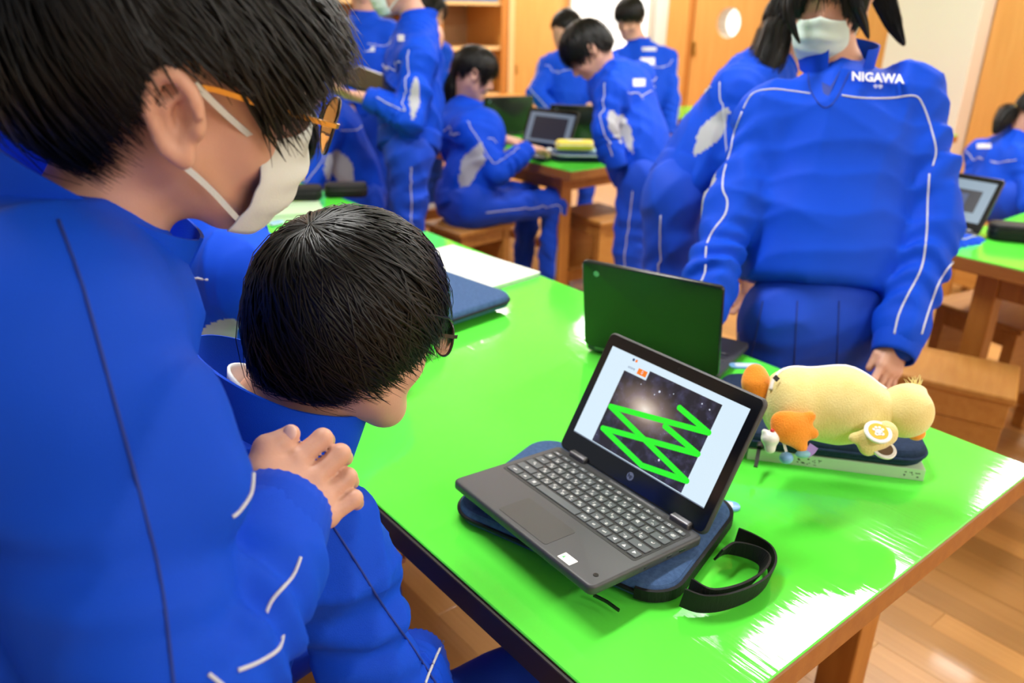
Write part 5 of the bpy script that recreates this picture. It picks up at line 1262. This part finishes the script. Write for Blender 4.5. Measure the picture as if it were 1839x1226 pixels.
def girl_l():
    x, y = SL
    S = dict(head=at(1856, 205, 4.05), hf=cdir(.7, -.5, .45), nb=at(1822, 252, 4.1), ch=at(1800, 310, 4.1), pe=A3(x-.02, y, .52), fr=cdir(.7, -.3, .6),
             shL=at(1762, 272, 4.25), shR=at(1840, 285, 3.95), elL=at(1748, 345, 4.2), wrL=at(1800, 372, 4.0), elR=at(1850, 370, 3.85), wrR=at(1880, 390, 3.9),
             cw=.150, rat=1.35, q=.010, hq=.008, seed=141, pan0=.10, panlen=.17, panw=.03, pipes='b', armpipe=(-.7,), handL=((.9, 0, -.1), UP, FW), handR=((.9, 0, -.1), UP, FW),
             hair=hair_fn(.02, .0, .02, -.03, (0, -.1, .99), n=600, r=.002, lift=.002))
    pe = S['pe']; sit(S, reach=.36); S['extra'] = [tail_fn([at(1822, 196, 4.05), at(1808, 205, 4.05), at(1795, 222, 4.05), at(1785, 240, 4.05)], [.03, .05, .04, .01], 140, 'brass'), emblem_fn(1767, 262, 3.9, 26, 9, 'piping', 'back_emblem')]
    person('ponytailed girl seated at the right edge, seen from behind', S)
girl_l()
def st_m():
    p = at(1552, 528, 2.8)
    S = dict(head=at(1590, 235, 2.72), hf=cdir(.6, -.6, .5), nb=at(1590, 305, 2.74), ch=at(1600, 380, 2.74), pe=A3(p[0], p[1], .51), fr=cdir(.75, -.1, .6),
             shR=at(1640, 360, 2.6), shL=at(1590, 330, 2.9), elR=at(1665, 455, 2.58), wrR=at(1750, 445, 2.70), elL=at(1640, 410, 2.95), wrL=at(1690, 410, 3.0),
             cw=.14, q=.010, hq=.009, seed=151, pipes='', armpipe=(-.5,), handR=((.9, -.25, -.15), (0, 0, 1), FW), handL=((.9, 0, -.1), (0, 0, 1), -FW), hair=hair_fn(.02, .0, .0, -.055, n=300, r=.002))
    sit(S, reach=.14); person('student at the right table hidden behind the standing girl, one sleeve and hand showing', S)
    stool(p[0]-.02, p[1], math.atan2(S['fr'][1], S['fr'][0]), 'wooden stool under the student hidden behind the standing girl')
st_m()
# ================================================================== things on the other tables
def cdist(px, py, z=.7205): p = atz(px, py, z); return (p[0], p[1])
lap_at('laptop with a grey screen in front of the ponytailed girl', cdist(955, 272), (-1, -.25), 66, 'grey')
lap_at('dark laptop lid standing behind the ponytailed girl', cdist(895, 233), (.25, 1), 80)
lap_at('dark laptop lid behind the yellow pencil case', cdist(1040, 252), (.75, .7), 78)
lap_at('laptop with a bright program screen on the right table', tuple((atz(1757, 420, .7205)+A3(-.098, .1475, 0))[:2]), (-1, -.0), 55, 'work')
def case(name, label, px, py, z, w, d, h, ang, m, cat='pencil case', bev=.012, zipm='badge_white', z0=None):
    p = atz(px, py, z); t = empty(name, (p[0], p[1], z), ang, label, cat); b = MB().slab(w, d, 0, h, min(w, d)*.35, min(bev, h*.45), 6, 4).build('body', m, t, True, 60)
    P = [(x, y, h*.6) for x, y in rrect(w+.001, d+.001, min(w, d)*.35, 6)]; P.append(P[0]); V, Fc = tube(P, .002, 5, False); mesh_obj('zipper', V, Fc, zipm, t, True)
    return t
AR = math.radians
sleeve('laptop_sleeve', 'black laptop sleeve at the bottom of the stack with the yellow pencil case', atz(1045, 285, .70)[:2], (.8, -.6), .29, .21, .70, .725, 'black_web')
case('notebook_case', 'blue grey case in the stack under the yellow pencil case', 1040, 277, .7255, .26, .19, .014, AR(-37), 'denim', 'case', .005)
case('pencil_case', 'light blue pencil case under the yellow one', 1035, 272, .740, .20, .09, .016, AR(-37), 'light_blue', bev=.006)
t = case('pencil_case', 'bright yellow pencil case on top of the background table stack', 1032, 268, .7565, .185, .085, .042, AR(-37), 'yellow', bev=.018)
MB().slab(.07, .03, .0415, .0428, .012, .0005).build('patch', 'badge_white', t)
t = empty('crumpled_tissue', tuple(atz(988, 276, .70)), 0, 'crumpled white tissue beside the yellow pencil case', 'tissue')
o = Org(.006, 17, 70); o.ell((0, 0, .016), (.03, .022, .016), (1, 0, 0), (0, 1, 0)).ell((.02, -.03, .012), (.02, .02, .012), (1, 0, 0), (0, 1, 0)); V, Fc = o.mesh(.004); V[:, 2] = np.maximum(V[:, 2], 0); mesh_obj('tissue', V, Fc, 'white_shirt', t, True)
# table behind the boys
p = atz(510, 386, .70); t = empty('textbook', (p[0], p[1], .70), AR(-20), 'pale green textbook lying on the table behind the boys', 'book')
MB().bbox((-.13, -.09, 0), (.13, .09, .003), .001).build('cover', 'book_green', t); MB().box((-.128, -.088, .003), (.128, .088, .020)).build('pages', 'book_pages', t); MB().bbox((-.13, -.09, .020), (.13, .09, .023), .001).build('cover', 'book_green', t)
case('pencil_case', 'black pencil case on the pale book behind the seated boy', 528, 358, .7235, .20, .08, .05, AR(-30), 'black_web', zipm='black_plastic')
case('pencil_case', 'small black pencil case behind the crown of the seated boy', 622, 352, .70, .16, .08, .05, AR(-30), 'black_web', zipm='black_plastic')
case('eraser_case', 'light blue eraser on the edge of the table behind the boys', 497, 404, .70, .05, .022, .012, AR(10), 'blue_plastic', 'eraser', .004)
# right table
t = case('pencil_case', 'black pencil case with a white tag at the right edge', 1832, 432, .70, .20, .09, .055, AR(-60), 'black_web', zipm='black_plastic')
MB().bbox((.03, -.0485, .006), (.07, -.0455, .018), .0008).build('tag', 'badge_white', t)
